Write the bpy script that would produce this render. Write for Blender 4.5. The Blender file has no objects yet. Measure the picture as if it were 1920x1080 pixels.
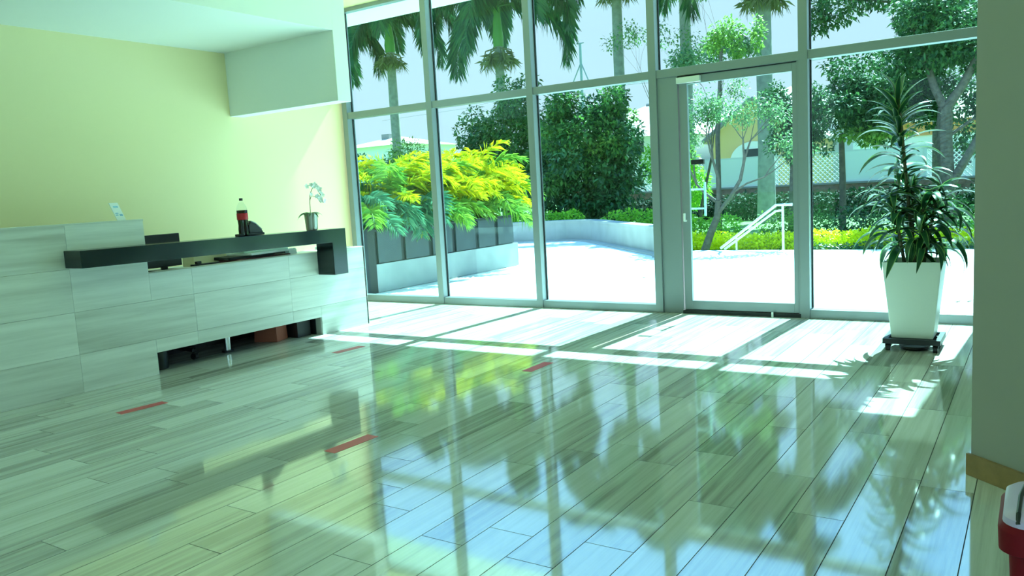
import bpy, bmesh, math, random
from mathutils import Vector, Matrix, Euler
random.seed(7)
S = bpy.context.scene
C = S.collection
PI = math.pi

# ------------------------------------------------------------------ camera
cam_d = bpy.data.cameras.new('camera'); cam = bpy.data.objects.new('camera', cam_d); C.objects.link(cam)
cr = Vector((0.8358059, 0.5462452, -0.0551784)); cu = Vector((-0.0203601, 0.1312716, 0.9911373)); cf = Vector((-0.5486473, 0.8272750, -0.1208392))
cam.matrix_world = Matrix(((cr.x, cu.x, -cf.x, 0), (cr.y, cu.y, -cf.y, 0), (cr.z, cu.z, -cf.z, 1.4), (0, 0, 0, 1)))
cam_d.sensor_width = 36; cam_d.lens = 36 * 1507.24 / 1920; cam_d.clip_start = 0.05; cam_d.clip_end = 600
S.camera = cam
S.view_settings.view_transform = 'Standard'; S.view_settings.look = 'None'
S.view_settings.exposure = 0.1; S.view_settings.gamma = 1.0; S.view_settings.use_curve_mapping = False

# ------------------------------------------------------------------ sky and sun
W = bpy.data.worlds.new('sky'); S.world = W; W.use_nodes = True
nt = W.node_tree; bg = nt.nodes['Background']
tc = nt.nodes.new('ShaderNodeTexCoord'); sx = nt.nodes.new('ShaderNodeSeparateXYZ'); rp = nt.nodes.new('ShaderNodeValToRGB')
nt.links.new(tc.outputs['Generated'], sx.inputs[0]); nt.links.new(sx.outputs['Z'], rp.inputs[0]); nt.links.new(rp.outputs[0], bg.inputs[0])
rp.color_ramp.elements[0].position = 0.0; rp.color_ramp.elements[0].color = (0.93, 0.90, 1.02, 1)
rp.color_ramp.elements[1].position = 1.0; rp.color_ramp.elements[1].color = (0.45, 0.85, 1.90, 1)
for p_, c_ in ((0.2, (0.88, 0.87, 1.06, 1)), (0.40, (0.85, 1.45, 2.45, 1)), (0.6, (0.68, 1.25, 2.35, 1))): e = rp.color_ramp.elements.new(p_); e.color = c_
bg.inputs[1].default_value = 0.97
sd = bpy.data.lights.new('sun', 'SUN'); sun = bpy.data.objects.new('sun', sd); C.objects.link(sun)
sd.energy = 20.0; sd.angle = 0.009; sd.color = (0.82, 1.0, 0.95)
sun.rotation_euler = Vector((-0.045, -1.0, -1.19)).to_track_quat('-Z', 'Y').to_euler()
sun.location = (0, 12, 14)

# ------------------------------------------------------------------ materials
MATS = {}
def new_mat(name):
    m = bpy.data.materials.new(name); m.use_nodes = True
    MATS[name] = m
    return m, m.node_tree, m.node_tree.nodes['Principled BSDF']
def P(name, col, rough=0.5, metal=0.0, ior=1.5, noise=0.0, nscale=8.0, bump=0.0, alpha=1.0):
    m, t, b = new_mat(name)
    b.inputs['Base Color'].default_value = (*col, 1); b.inputs['Roughness'].default_value = rough
    b.inputs['Metallic'].default_value = metal; b.inputs['IOR'].default_value = ior
    if noise or bump:
        g = t.nodes.new('ShaderNodeNewGeometry'); n = t.nodes.new('ShaderNodeTexNoise')
        n.inputs['Scale'].default_value = nscale; n.inputs['Detail'].default_value = 5
        t.links.new(g.outputs['Position'], n.inputs['Vector'])
        if noise:
            r = t.nodes.new('ShaderNodeMapRange'); r.inputs[1].default_value = 0.3; r.inputs[2].default_value = 0.7
            r.inputs[3].default_value = 1 - noise; r.inputs[4].default_value = 1 + noise
            mx = t.nodes.new('ShaderNodeVectorMath'); mx.operation = 'SCALE'; mx.inputs[0].default_value = col
            t.links.new(n.outputs[0], r.inputs[0]); t.links.new(r.outputs[0], mx.inputs['Scale']); t.links.new(mx.outputs[0], b.inputs['Base Color'])
        if bump:
            bp = t.nodes.new('ShaderNodeBump'); bp.inputs['Strength'].default_value = bump; bp.inputs['Distance'].default_value = 0.02
            t.links.new(n.outputs[0], bp.inputs['Height']); t.links.new(bp.outputs[0], b.inputs['Normal'])
    return m
def stone(name, axis, c_light, c_mid, c_dark, rough, ior, vein=1.0, spread=0.5):
    """wood-vein limestone: veins run along one axis, tone differs from piece to piece"""
    m, t, b = new_mat(name); N = t.nodes; L = t.links
    g = N.new('ShaderNodeNewGeometry'); oi = N.new('ShaderNodeObjectInfo')
    mp = N.new('ShaderNodeMapping'); cmb = N.new('ShaderNodeCombineXYZ')
    mul = N.new('ShaderNodeMath'); mul.operation = 'MULTIPLY'; mul.inputs[1].default_value = 37.0
    L.new(oi.outputs['Random'], mul.inputs[0])
    for i in range(3): L.new(mul.outputs[0], cmb.inputs[i])
    add = N.new('ShaderNodeVectorMath'); add.operation = 'ADD'
    L.new(g.outputs['Position'], mp.inputs[0])
    mp.inputs['Scale'].default_value = (14 * vein, 0.7, 14 * vein) if axis == 'y' else (0.7, 14, 14)
    L.new(mp.outputs[0], add.inputs[0]); L.new(cmb.outputs[0], add.inputs[1])
    n = N.new('ShaderNodeTexNoise'); n.inputs['Scale'].default_value = 1.0; n.inputs['Detail'].default_value = 6; n.inputs['Roughness'].default_value = 0.62
    L.new(add.outputs[0], n.inputs['Vector'])
    a = N.new('ShaderNodeMath'); a.operation = 'MULTIPLY_ADD'; a.inputs[1].default_value = spread; 
    sub = N.new('ShaderNodeMath'); sub.operation = 'SUBTRACT'; sub.inputs[1].default_value = 0.5
    L.new(oi.outputs['Random'], sub.inputs[0]); L.new(sub.outputs[0], a.inputs[0]); L.new(n.outputs[0], a.inputs[2])
    r = N.new('ShaderNodeValToRGB'); r.color_ramp.elements[0].position = 0.25; r.color_ramp.elements[0].color = (*c_dark, 1)
    r.color_ramp.elements[1].position = 0.72; r.color_ramp.elements[1].color = (*c_light, 1)
    e = r.color_ramp.elements.new(0.48); e.color = (*c_mid, 1)
    L.new(a.outputs[0], r.inputs[0]); L.new(r.outputs[0], b.inputs['Base Color'])
    b.inputs['Roughness'].default_value = rough; b.inputs['IOR'].default_value = ior
    return m
def leafmat(name, c1, c2, trans=0.4, gloss=0.25, rough=0.4, tint=None):
    m, t, b = new_mat(name); N = t.nodes; L = t.links
    g = N.new('ShaderNodeNewGeometry'); r = N.new('ShaderNodeValToRGB')
    r.color_ramp.elements[0].color = (*c1, 1); r.color_ramp.elements[1].color = (*c2, 1)
    L.new(g.outputs['Random Per Island'], r.inputs[0]); L.new(r.outputs[0], b.inputs['Base Color'])
    b.inputs['Roughness'].default_value = rough; b.inputs['Specular IOR Level'].default_value = gloss
    tr = N.new('ShaderNodeBsdfTranslucent'); mx = N.new('ShaderNodeMixShader'); mx.inputs[0].default_value = trans
    if tint:
        mu = N.new('ShaderNodeMix'); mu.data_type = 'RGBA'; mu.blend_type = 'MULTIPLY'; mu.inputs[0].default_value = 1.0
        mu.inputs[7].default_value = (*tint, 1); L.new(r.outputs[0], mu.inputs[6]); L.new(mu.outputs[2], tr.inputs[0])
    else: L.new(r.outputs[0], tr.inputs[0])
    out = N['Material Output']; L.new(b.outputs[0], mx.inputs[1]); L.new(tr.outputs[0], mx.inputs[2]); L.new(mx.outputs[0], out.inputs[0])
    return m
def glassmat(name, tint, refl=0.9):
    m = bpy.data.materials.new(name); m.use_nodes = True; t = m.node_tree; N = t.nodes; L = t.links
    N.remove(N['Principled BSDF'])
    tr = N.new('ShaderNodeBsdfTransparent'); tr.inputs[0].default_value = (*tint, 1)
    gl = N.new('ShaderNodeBsdfGlossy'); gl.inputs['Roughness'].default_value = 0.0; gl.inputs[0].default_value = (refl, refl, refl, 1)
    lw = N.new('ShaderNodeLayerWeight'); lw.inputs[0].default_value = 0.5; mx = N.new('ShaderNodeMixShader')
    pw_ = N.new('ShaderNodeMath'); pw_.operation = 'POWER'; pw_.inputs[1].default_value = 5.0
    fr = N.new('ShaderNodeMath'); fr.operation = 'MULTIPLY_ADD'; fr.inputs[1].default_value = 0.9; fr.inputs[2].default_value = 0.02   # Schlick
    L.new(lw.outputs['Facing'], pw_.inputs[0]); L.new(pw_.outputs[0], fr.inputs[0])
    L.new(fr.outputs[0], mx.inputs[0]); L.new(tr.outputs[0], mx.inputs[1]); L.new(gl.outputs[0], mx.inputs[2]); L.new(mx.outputs[0], N['Material Output'].inputs[0])
    return m
M = dict(
    deskcore=P('desk_grout', (0.30, 0.30, 0.27), 0.8),
    floor=stone('floor_limestone', 'y', (0.76, 0.77, 0.74), (0.62, 0.62, 0.56), (0.36, 0.35, 0.32), 0.06, 3.7, 1.7, 0.36),
    desk=stone('desk_limestone', 'y', (0.82, 0.83, 0.79), (0.68, 0.69, 0.65), (0.50, 0.50, 0.46), 0.32, 1.5, 1.0, 0.22),
    grout=P('grout', (0.07, 0.07, 0.06), 0.8),
    wall=P('cream_wall_paint', (0.94, 0.80, 0.46), 0.75),
    white=P('white_paint', (0.86, 0.87, 0.84), 0.7),
    ceil=P('yellow_ceiling_paint', (0.90, 0.78, 0.42), 0.75),
    greywall=P('pillar_paint', (0.36, 0.34, 0.30), 0.6),
    wood=P('baseboard_wood', (0.30, 0.17, 0.065), 0.45, noise=0.2, nscale=12),
    alu=P('silver_aluminium', (0.26, 0.29, 0.30), 0.36, 0.45),
    alud=P('bright_aluminium', (0.75, 0.76, 0.74), 0.4, 0.4),
    gasket=P('black_rubber', (0.01, 0.012, 0.014), 0.6),
    glass=glassmat('green_tinted_glass', (0.77, 0.995, 0.985)),
    black=P('black_granite', (0.005, 0.014, 0.017), 0.14),
    bplastic=P('black_plastic', (0.012, 0.012, 0.014), 0.4),
    screen=P('dark_screen', (0.004, 0.004, 0.006), 0.15),
    chrome=P('chrome', (0.8, 0.82, 0.84), 0.15, 1.0),
    terracotta=P('red_cardboard', (0.50, 0.14, 0.09), 0.7),
    paper=P('paper', (0.85, 0.88, 0.90), 0.6),
    paperblue=P('blue_ink', (0.25, 0.5, 0.75), 0.6),
    paperred=P('maroon_cover', (0.18, 0.05, 0.06), 0.5),
    papergreen=P('pale_green_paper', (0.55, 0.75, 0.66), 0.6),
    beige=P('beige_card', (0.62, 0.55, 0.36), 0.6),
    cola=P('cola_liquid', (0.010, 0.004, 0.003), 0.08),
    clear=glassmat('clear_plastic', (0.93, 0.96, 0.95)),
    redlabel=P('red_label', (0.55, 0.01, 0.02), 0.4),
    bag=P('grey_film', (0.30, 0.34, 0.36), 0.2),
    steelpot=P('brushed_steel', (0.42, 0.42, 0.38), 0.3, 0.85),
    petal=P('white_petal', (0.85, 0.87, 0.86), 0.5),
    tape=P('red_tape', (0.66, 0.07, 0.075), 0.4),
    pot=P('white_planter', (0.80, 0.82, 0.78), 0.35),
    soil=P('soil', (0.03, 0.02, 0.015), 0.9, bump=0.5, nscale=60),
    cane=P('cane_bark', (0.16, 0.14, 0.08), 0.7, noise=0.3, nscale=30),
    binred=P('dark_red_plastic', (0.20, 0.004, 0.012), 0.6, ior=1.25),
    binlid=P('lilac_grey_plastic', (0.62, 0.45, 0.72), 0.3),
    terrace=P('pale_paving', (0.80, 0.80, 0.78), 0.7, noise=0.05, nscale=3),
    planterbase=P('planter_concrete', (0.34, 0.36, 0.36), 0.8, noise=0.12, nscale=2.2),
    concrete=P('concrete', (0.42, 0.41, 0.37), 0.8, noise=0.12, nscale=2.2),
    plantpanel=P('slate_panel', (0.045, 0.06, 0.07), 0.6, noise=0.15, nscale=4),
    plantdark=P('dark_frame', (0.012, 0.016, 0.018), 0.6),
    lawn=P('lawn', (0.16, 0.30, 0.07), 0.9, noise=0.35, nscale=5),
    bark=P('bark', (0.11, 0.09, 0.07), 0.85, noise=0.35, nscale=14),
    palmbark=P('palm_trunk', (0.30, 0.29, 0.26), 0.8, noise=0.2, nscale=6),
    shaft=P('crownshaft', (0.14, 0.34, 0.07), 0.4),
    fruit=P('palm_flower_stalk', (0.20, 0.21, 0.08), 0.8),
    brick=P('garden_brick', (0.22, 0.12, 0.09), 0.85, noise=0.3, nscale=9),
    housewhite=P('house_render', (0.82, 0.82, 0.78), 0.8),
    houseochre=P('ochre_render', (0.75, 0.52, 0.22), 0.8),
    rooftile=P('pale_roof_tile', (0.76, 0.66, 0.52), 0.8, noise=0.2, nscale=6),
    rooftrim=P('grey_roof_edge', (0.24, 0.22, 0.22), 0.8),
    orange=P('orange_render', (0.70, 0.32, 0.12), 0.8),
    window=P('dark_window', (0.02, 0.03, 0.035), 0.2),
    lattice=P('white_lattice', (0.70, 0.72, 0.70), 0.7),
    rail=P('white_rail', (0.85, 0.87, 0.87), 0.4),
    pylon=P('galvanised_steel', (0.24, 0.30, 0.32), 0.6, 0.3),
    dryleaf=P('dry_leaf', (0.16, 0.12, 0.08), 0.8),
    leaf_dark=leafmat('dark_green_leaves', (0.016, 0.07, 0.03), (0.085, 0.24, 0.07), 0.30, 0.4, 0.35),
    leaf_shade=leafmat('shaded_green_leaves', (0.006, 0.028, 0.012), (0.022, 0.085, 0.03), 0.2, 0.12, 0.6),  # hedge green darkened: tree shade put into the leaf colour
    leaf_oak=leafmat('oak_green_leaves', (0.018, 0.075, 0.03), (0.09, 0.22, 0.06), 0.3, 0.2, 0.5),
    leaf_mid=leafmat('mid_green_leaves', (0.03, 0.12, 0.035), (0.14, 0.32, 0.06), 0.40),
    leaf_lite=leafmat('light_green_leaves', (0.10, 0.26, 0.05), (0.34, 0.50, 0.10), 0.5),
    leaf_yel=leafmat('yellow_hedge_leaves', (0.80, 0.88, 0.01), (0.95, 0.95, 0.02), 0.5),
    leaf_shr=leafmat('bright_shrub_leaves', (0.20, 0.52, 0.04), (0.42, 0.75, 0.06), 0.45),
    leaf_pal=leafmat('pale_sparse_leaves', (0.07, 0.20, 0.09), (0.24, 0.38, 0.13), 0.4),
    palm=leafmat('royal_palm_leaflets', (0.015, 0.085, 0.045), (0.07, 0.23, 0.07), 0.30, 0.4),
    areca_y=leafmat('yellow_areca_leaflets', (0.38, 0.50, 0.02), (0.88, 0.74, 0.02), 0.5),
    areca_g=leafmat('green_areca_leaflets', (0.12, 0.34, 0.06), (0.36, 0.55, 0.07), 0.45),
    areca_b=leafmat('blue_green_palm_leaflets', (0.06, 0.26, 0.16), (0.22, 0.46, 0.26), 0.35, 0.5),
)
def dracaena_mat():
    m, t, b = new_mat('dracaena_leaf'); N = t.nodes; L = t.links
    uv = N.new('ShaderNodeUVMap'); sp = N.new('ShaderNodeSeparateXYZ'); r = N.new('ShaderNodeValToRGB')
    L.new(uv.outputs[0], sp.inputs[0]); L.new(sp.outputs[0], r.inputs[0])
    g, y = (0.014, 0.075, 0.03, 1), (0.20, 0.36, 0.09, 1)
    r.color_ramp.elements[0].position = 0.0; r.color_ramp.elements[0].color = y
    r.color_ramp.elements[1].position = 1.0; r.color_ramp.elements[1].color = y
    for p, c in ((0.07, y), (0.13, g), (0.87, g), (0.93, y)): e = r.color_ramp.elements.new(p); e.color = c
    L.new(r.outputs[0], b.inputs['Base Color']); b.inputs['Roughness'].default_value = 0.28
    tr = N.new('ShaderNodeBsdfTranslucent'); mx = N.new('ShaderNodeMixShader'); mx.inputs[0].default_value = 0.28
    L.new(r.outputs[0], tr.inputs[0]); L.new(b.outputs[0], mx.inputs[1]); L.new(tr.outputs[0], mx.inputs[2]); L.new(mx.outputs[0], N['Material Output'].inputs[0])
    return m
M['dracaena'] = dracaena_mat()

# ------------------------------------------------------------------ mesh helpers
class MB:
    def __init__(s): s.v = []; s.f = []; s.uv = None
    def box(s, a, b):
        n = len(s.v); (x0, y0, z0), (x1, y1, z1) = a, b
        s.v += [(x0,y0,z0),(x1,y0,z0),(x1,y1,z0),(x0,y1,z0),(x0,y0,z1),(x1,y0,z1),(x1,y1,z1),(x0,y1,z1)]
        s.f += [tuple(n+i for i in q) for q in ((0,3,2,1),(4,5,6,7),(0,1,5,4),(1,2,6,5),(2,3,7,6),(3,0,4,7))]
        return s
    def prism(s, poly, z0, z1):
        n = len(s.v); k = len(poly)
        s.v += [(x, y, z0) for x, y in poly] + [(x, y, z1) for x, y in poly]
        s.f += [tuple(n+k-1-i for i in range(k)), tuple(n+k+i for i in range(k))]
        s.f += [(n+i, n+(i+1) % k, n+k+(i+1) % k, n+k+i) for i in range(k)]
        return s
    def frustum(s, lo, hi):      # two lists of 4 points
        n = len(s.v); s.v += list(lo) + list(hi)
        s.f += [tuple(n+i for i in q) for q in ((0,3,2,1),(4,5,6,7),(0,1,5,4),(1,2,6,5),(2,3,7,6),(3,0,4,7))]
        return s
    def tube(s, pts, rad, k=8, cap=True):
        pts = [Vector(p) for p in pts]
        if not hasattr(rad, '__len__'): rad = [rad] * len(pts)
        n0 = len(s.v); u = None
        for i, p in enumerate(pts):
            d = (pts[min(i+1, len(pts)-1)] - pts[max(i-1, 0)]).normalized()
            if u is None: u = d.orthogonal().normalized()
            else:
                u = u - d * u.dot(d)
                u = u.normalized() if u.length > 1e-6 else d.orthogonal().normalized()
            w = d.cross(u)
            for j in range(k):
                a = 2*PI*j/k; q = p + (u*math.cos(a) + w*math.sin(a)) * rad[i]; s.v.append(tuple(q))
        for i in range(len(pts)-1):
            for j in range(k):
                s.f.append((n0+i*k+j, n0+i*k+(j+1) % k, n0+(i+1)*k+(j+1) % k, n0+(i+1)*k+j))
        if cap:
            s.f.append(tuple(n0+k-1-j for j in range(k))); m = n0+(len(pts)-1)*k; s.f.append(tuple(m+j for j in range(k)))
        return s
    def lathe(s, prof, c=(0, 0, 0), k=20):
        n0 = len(s.v)
        for r, z in prof:
            for j in range(k): a = 2*PI*j/k; s.v.append((c[0]+r*math.cos(a), c[1]+r*math.sin(a), c[2]+z))
        for i in range(len(prof)-1):
            for j in range(k): s.f.append((n0+i*k+j, n0+i*k+(j+1) % k, n0+(i+1)*k+(j+1) % k, n0+(i+1)*k+j))
        s.f.append(tuple(n0+k-1-j for j in range(k))); m = n0+(len(prof)-1)*k; s.f.append(tuple(m+j for j in range(k)))
        return s
    def leaf(s, p, d, nrm, ln, wd, droop=0.0):   # diamond leaf, two triangles folded at the midrib
        n = len(s.v); sd = d.cross(nrm).normalized()
        m = p + d*ln*0.45; t = p + d*ln + Vector((0, 0, -droop*ln))
        s.v += [tuple(p), tuple(m+sd*wd*0.5), tuple(t), tuple(m-sd*wd*0.5)]
        s.f += [(n, n+1, n+2), (n, n+2, n+3)]
    def mesh(s, name):
        me = bpy.data.meshes.new(name); me.from_pydata(s.v, [], s.f)
        if s.uv:
            l = me.uv_layers.new(name='UVMap')
            for lp in me.loops: l.data[lp.index].uv = s.uv[lp.vertex_index]
        me.update(); return me
    def build(s, name, mat, parent=None, smooth=False, bevel=0.0, kind=None):
        me = s.mesh(name); me.materials.append(mat)
        if bevel:
            bm = bmesh.new(); bm.from_mesh(me)
            bmesh.ops.bevel(bm, geom=list(bm.edges), offset=bevel, segments=2, profile=0.6, affect='EDGES', clamp_overlap=True)
            bm.to_mesh(me); bm.free()
        if smooth:
            for p in me.polygons: p.use_smooth = True
            me.set_sharp_from_angle(angle=math.radians(40))
        o = bpy.data.objects.new(name, me); C.objects.link(o)
        if parent: o.parent = parent
        if kind: o['kind'] = kind
        return o
def box(name, a, b, mat, parent=None, bevel=0.0): return MB().box(a, b).build(name, mat, parent, bevel=bevel)
def tag(o, label, cat, group=None, kind=None):
    o['label'] = label; o['category'] = cat
    if group: o['group'] = group
    if kind: o['kind'] = kind
    return o
def empty(name, loc, label, cat, group=None, kind=None, rz=0.0):
    o = bpy.data.objects.new(name, None); o.empty_display_size = 0.1; C.objects.link(o); o.location = loc; o.rotation_euler = (0, 0, rz)
    return tag(o, label, cat, group, kind)
def inst(name, me, parent, loc, rot=(0, 0, 0), scale=(1, 1, 1)):
    o = bpy.data.objects.new(name, me); C.objects.link(o); o.parent = parent; o.location = loc; o.rotation_euler = rot; o.scale = scale
    return o

# ================================================================== THE ROOM
XW = -7.95            # reception back wall
YW = 8.03             # inner face of the glazing
HC = 3.90             # ceiling
# --- floor: grout bed + one object per plank
fl = tag(box('floor', (-7.95, -4.5, -0.12), (3.3, 8.2, -0.004), M['grout']), 'polished grey green limestone plank floor reflecting the windows', 'floor', kind='structure')
PWD, PLN, GAP = 0.212, 1.21, 0.004
pm = MB().box((GAP/2, GAP/2, -0.02), (PWD-GAP/2, PLN-GAP/2, 0.0)).mesh('plank'); pm.materials.append(M['floor'])
rest = MB()
x0s = [-0.852 + PWD*i for i in range(-34, 20)]
rf = random.Random(3)
cells = []
for ix, x in enumerate(x0s):
    if x + PWD < -7.94 or x > 3.2: continue
    off = rf.uniform(0, PLN); y = -4.5 + off - PLN
    while y < 8.16:
        ya, yb = max(y, -4.5), min(y + PLN, 8.18)
        if yb - ya > 0.02: cells.append((x, ya, yb))
        y += PLN
def vis(x, y):
    d = Vector((x, y, -1.4)); w = d.dot(cf)
    return w > 0.3 and abs(d.dot(cr)/w) < 0.70 and abs(d.dot(cu)/w) < 0.43
def score(c): return min(c[0]**2 + yy**2 for yy in (c[1], (c[1]+c[2])/2, c[2]))
def cansee(c):
    x, ya, yb = c
    if x + PWD < -6.33: return False
    ym = (ya+yb)/2
    if x > -0.245 and ym > 4.06 - (x+0.245)*0.883: return False
    return any(vis(x+PWD/2, yy) for yy in (ya, ym, yb))
seen = sorted([c for c in cells if cansee(c)], key=score)[:296]
ss = set(seen)
for c in cells:
    x, ya, yb = c
    if c in ss: inst('plank', pm, fl, (x, ya, 0), (0, 0, 0), (1, (yb-ya)/PLN, 1))
    else: rest.box((x+GAP/2, ya+GAP/2, -0.02), (x+PWD-GAP/2, yb-GAP/2, 0.0))
rest.build('plank_field', M['floor'], fl, kind='stuff')
# --- walls and ceilings
tag(box('wall_left', (XW-0.2, -4.7, -0.1), (XW, YW+0.12, HC+0.2), M['wall']), 'cream yellow painted wall behind the reception desk', 'wall', kind='structure')
tag(box('ceiling', (XW-0.2, -4.7, HC), (3.8, YW+0.1, HC+0.25), M['ceil']), 'pale yellow main ceiling of the lobby', 'ceiling', kind='structure')
tag(box('trim_1', (XW, -4.5, 3.15), (-6.19, 6.237, HC), M['white']), 'white dropped ceiling box above the reception desk', 'ceiling', kind='structure')
tag(box('trim_2', (XW, 6.237, 2.43), (-6.19, 6.43, HC), M['white'], bevel=0.004), 'white downstand beam ending the dropped ceiling near the glazing', 'beam', kind='structure')
wr = tag(MB().prism([(-0.245, 4.06), (3.2, 1.02), (3.6, 1.02), (3.6, 8.35), (-0.36, 8.35), (-0.36, 7.98)], -0.1, HC+0.2).build('wall_right', M['greywall'], bevel=0.0), 'grey green angled wall at the right edge of the lobby', 'wall', kind='structure')
dv = Vector((0.7497, -0.6617)); nv = Vector((-0.6617, -0.7497)); p0 = Vector((-0.245, 4.06)) - dv*0.012; p1 = Vector((3.2, 1.02))
q0 = p0 + nv*0.018; q1 = p1 + nv*0.018
tag(MB().prism([tuple(p0), tuple(q0), tuple(q1), tuple(p1)][::-1], 0.0, 0.10).build('baseboard_right', M['wood'], bevel=0.003), 'brown wooden baseboard along the angled grey wall', 'baseboard', kind='structure')
ws = tag(box('wall_side', (3.2, -4.7, 3.4), (3.4, 1.02, HC+0.2), M['white']), 'white side wall behind the viewer with tall windows added for light', 'wall', kind='structure')
for ya_, yb_ in ((-4.7, -4.3), (-1.8, -1.6), (0.82, 1.02)): box('pier', (3.2, ya_, -0.1), (3.4, yb_, 3.4), M['white'], ws)
for ya_, yb_ in ((-4.3, -1.8), (-1.6, 0.82)): box('pane', (3.29, ya_, -0.1), (3.30, yb_, 3.4), M['glass'], ws)  # glazed side openings added to light the desk and left wall
wb = tag(box('wall_back', (XW-0.2, -4.7, 3.4), (3.4, -4.5, HC+0.2), M['white']), 'white rear wall behind the viewer with tall windows added for light', 'wall', kind='structure')
for xa_, xb_ in ((-8.1, -7.0), (-4.2, -2.6), (-0.2, 3.4)): box('pier', (xa_, -4.7, -0.1), (xb_, -4.5, 3.4), M['white'], wb)
for xa_, xb_ in ((-7.0, -4.2), (-2.6, -0.2)): box('pane', (xa_, -4.61, -0.1), (xb_, -4.60, 3.4), M['glass'], wb)  # unseen rear windows, added to brighten the lobby from behind
# --- glazing, bay by bay
MX = [-7.86, -6.415, -4.935, -3.425, -1.905, -0.40]
MW, MD, TZ0, TZ1 = 0.085, 0.13, 2.465, 2.55
bays = ['leftmost tall window bay beside the cream wall', 'second window bay, in front of the yellow palms', 'third window bay, left of the glass door', 'window bay over the glass door', 'rightmost window bay behind the potted plant']
for i in range(5):
    a, b = MX[i], MX[i+1]
    w = empty('window_%d' % (i+1), ((a+b)/2, YW, 0), bays[i] + ', silver frame', 'window', kind='structure')
    ox, oy = (a+b)/2, YW
    def lb(name, p, q, mat, bev=0.0): return box(name, (p[0]-ox, p[1]-oy, p[2]), (q[0]-ox, q[1]-oy, q[2]), mat, w, bev)
    lb('mullion', (a-MW/2, YW-0.01, 0), (a+MW/2, YW+MD, HC), M['alu'], 0.003)
    lb('gasket', (a+MW/2, YW+0.085, 0.09), (a+MW/2+0.012, YW+0.105, HC), M['gasket'])
    if i == 4: lb('mullion', (b-MW/2, YW-0.01, 0), (b+MW/2, YW+MD, HC), M['alu'], 0.003)
    xa, xb = a+MW/2, b-MW/2
    lb('transom', (xa, YW, TZ0), (xb, YW+MD-0.01, TZ1), M['alu'], 0.003)
    lb('head', (xa, YW+0.02, HC-0.05), (xb, YW+MD-0.01, HC), M['alu'])
    lb('pane', (xa, YW+0.09, TZ1), (xb, YW+0.098, HC-0.05), M['glass'])
    if i != 3:
        lb('sill', (xa, YW, 0.0), (xb, YW+MD-0.01, 0.085), M['alu'], 0.003)
        lb('pane', (xa, YW+0.09, 0.085), (xb, YW+0.098, TZ0), M['glass'])
    else:
        lb('jamb_panel', (xa, YW+0.015, 0.0), (-3.16, YW+0.11, TZ0), M['alu'], 0.003)
        lb('door_head', (-3.16, YW+0.035, 2.44), (xb, YW+0.12, TZ0), M['gasket'])
        lb('jamb', (xb-0.02, YW+0.01, 0.0), (xb, YW+0.11, TZ0), M['alu'])
        lb('threshold', (-3.16, YW-0.005, -0.002), (xb, YW+0.12, 0.036), M['gasket'])
# --- the glass door
dx0, dx1, dz0, dz1 = -3.15, -1.972, 0.04, 2.455
d = empty('door_1', (dx0, YW, 0), 'glass entrance door in a silver aluminium frame', 'door', kind='structure')
def db(name, p, q, mat, bev=0.0, par=None): return box(name, (p[0]-dx0, p[1]-YW, p[2]), (q[0]-dx0, q[1]-YW, q[2]), mat, par or d, bev)
db('stile', (dx0, YW+0.03, dz0), (dx0+0.085, YW+0.075, dz1), M['alu'], 0.003)
db('stile', (dx1-0.085+0.04, YW+0.03, dz0), (dx1, YW+0.075, dz1), M['alu'], 0.003)
db('top_rail', (dx0+0.085, YW+0.03, dz1-0.08), (dx1-0.045, YW+0.075, dz1), M['alu'], 0.003)
db('bottom_rail', (dx0+0.085, YW+0.03, dz0), (dx1-0.045, YW+0.075, dz0+0.095), M['alu'], 0.003)
db('pane', (dx0+0.085, YW+0.048, dz0+0.095), (dx1-0.045, YW+0.056, dz1-0.08), M['glass'])
db('door_closer', (dx0-0.01, YW-0.02, 2.385), (dx0+0.24, YW+0.03, 2.445), M['alud'], 0.004)
db('lock_box', (dx0+0.115, YW+0.01, 1.555), (dx0+0.25, YW+0.048, 1.605), M['bplastic'], 0.004)
hx = dx0+0.215
h = MB().tube([(hx-dx0, 0.13, 1.02), (hx-dx0, 0.13, 1.37)], 0.014, 8).build('pull_handle', M['rail'], d, smooth=True)
for z in (1.10, 1.30): MB().tube([(0.05, 0.06, z), (0.05, 0.13, z), (hx-dx0, 0.13, z)], 0.010, 6).build('handle_bracket', M['rail'], h)
MB().tube([(0.04, 0.03, 0.98), (0.04, -0.02, 0.98), (0.04, -0.02, 1.06)], 0.012, 6).build('thumb_lock', M['alud'], d, smooth=True)
MB().tube([(0.93, -0.02, 0.0), (0.93, -0.02, 0.05)], 0.012, 8).build('floor_bolt', M['alud'], d)
# --- roof overhang outside
tag(box('roof_overhang', (-9.2, YW+0.1, HC), (-0.72, 8.93, HC+0.2), M['white']), 'white roof overhang outside above the glazing', 'overhang', kind='structure')

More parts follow.
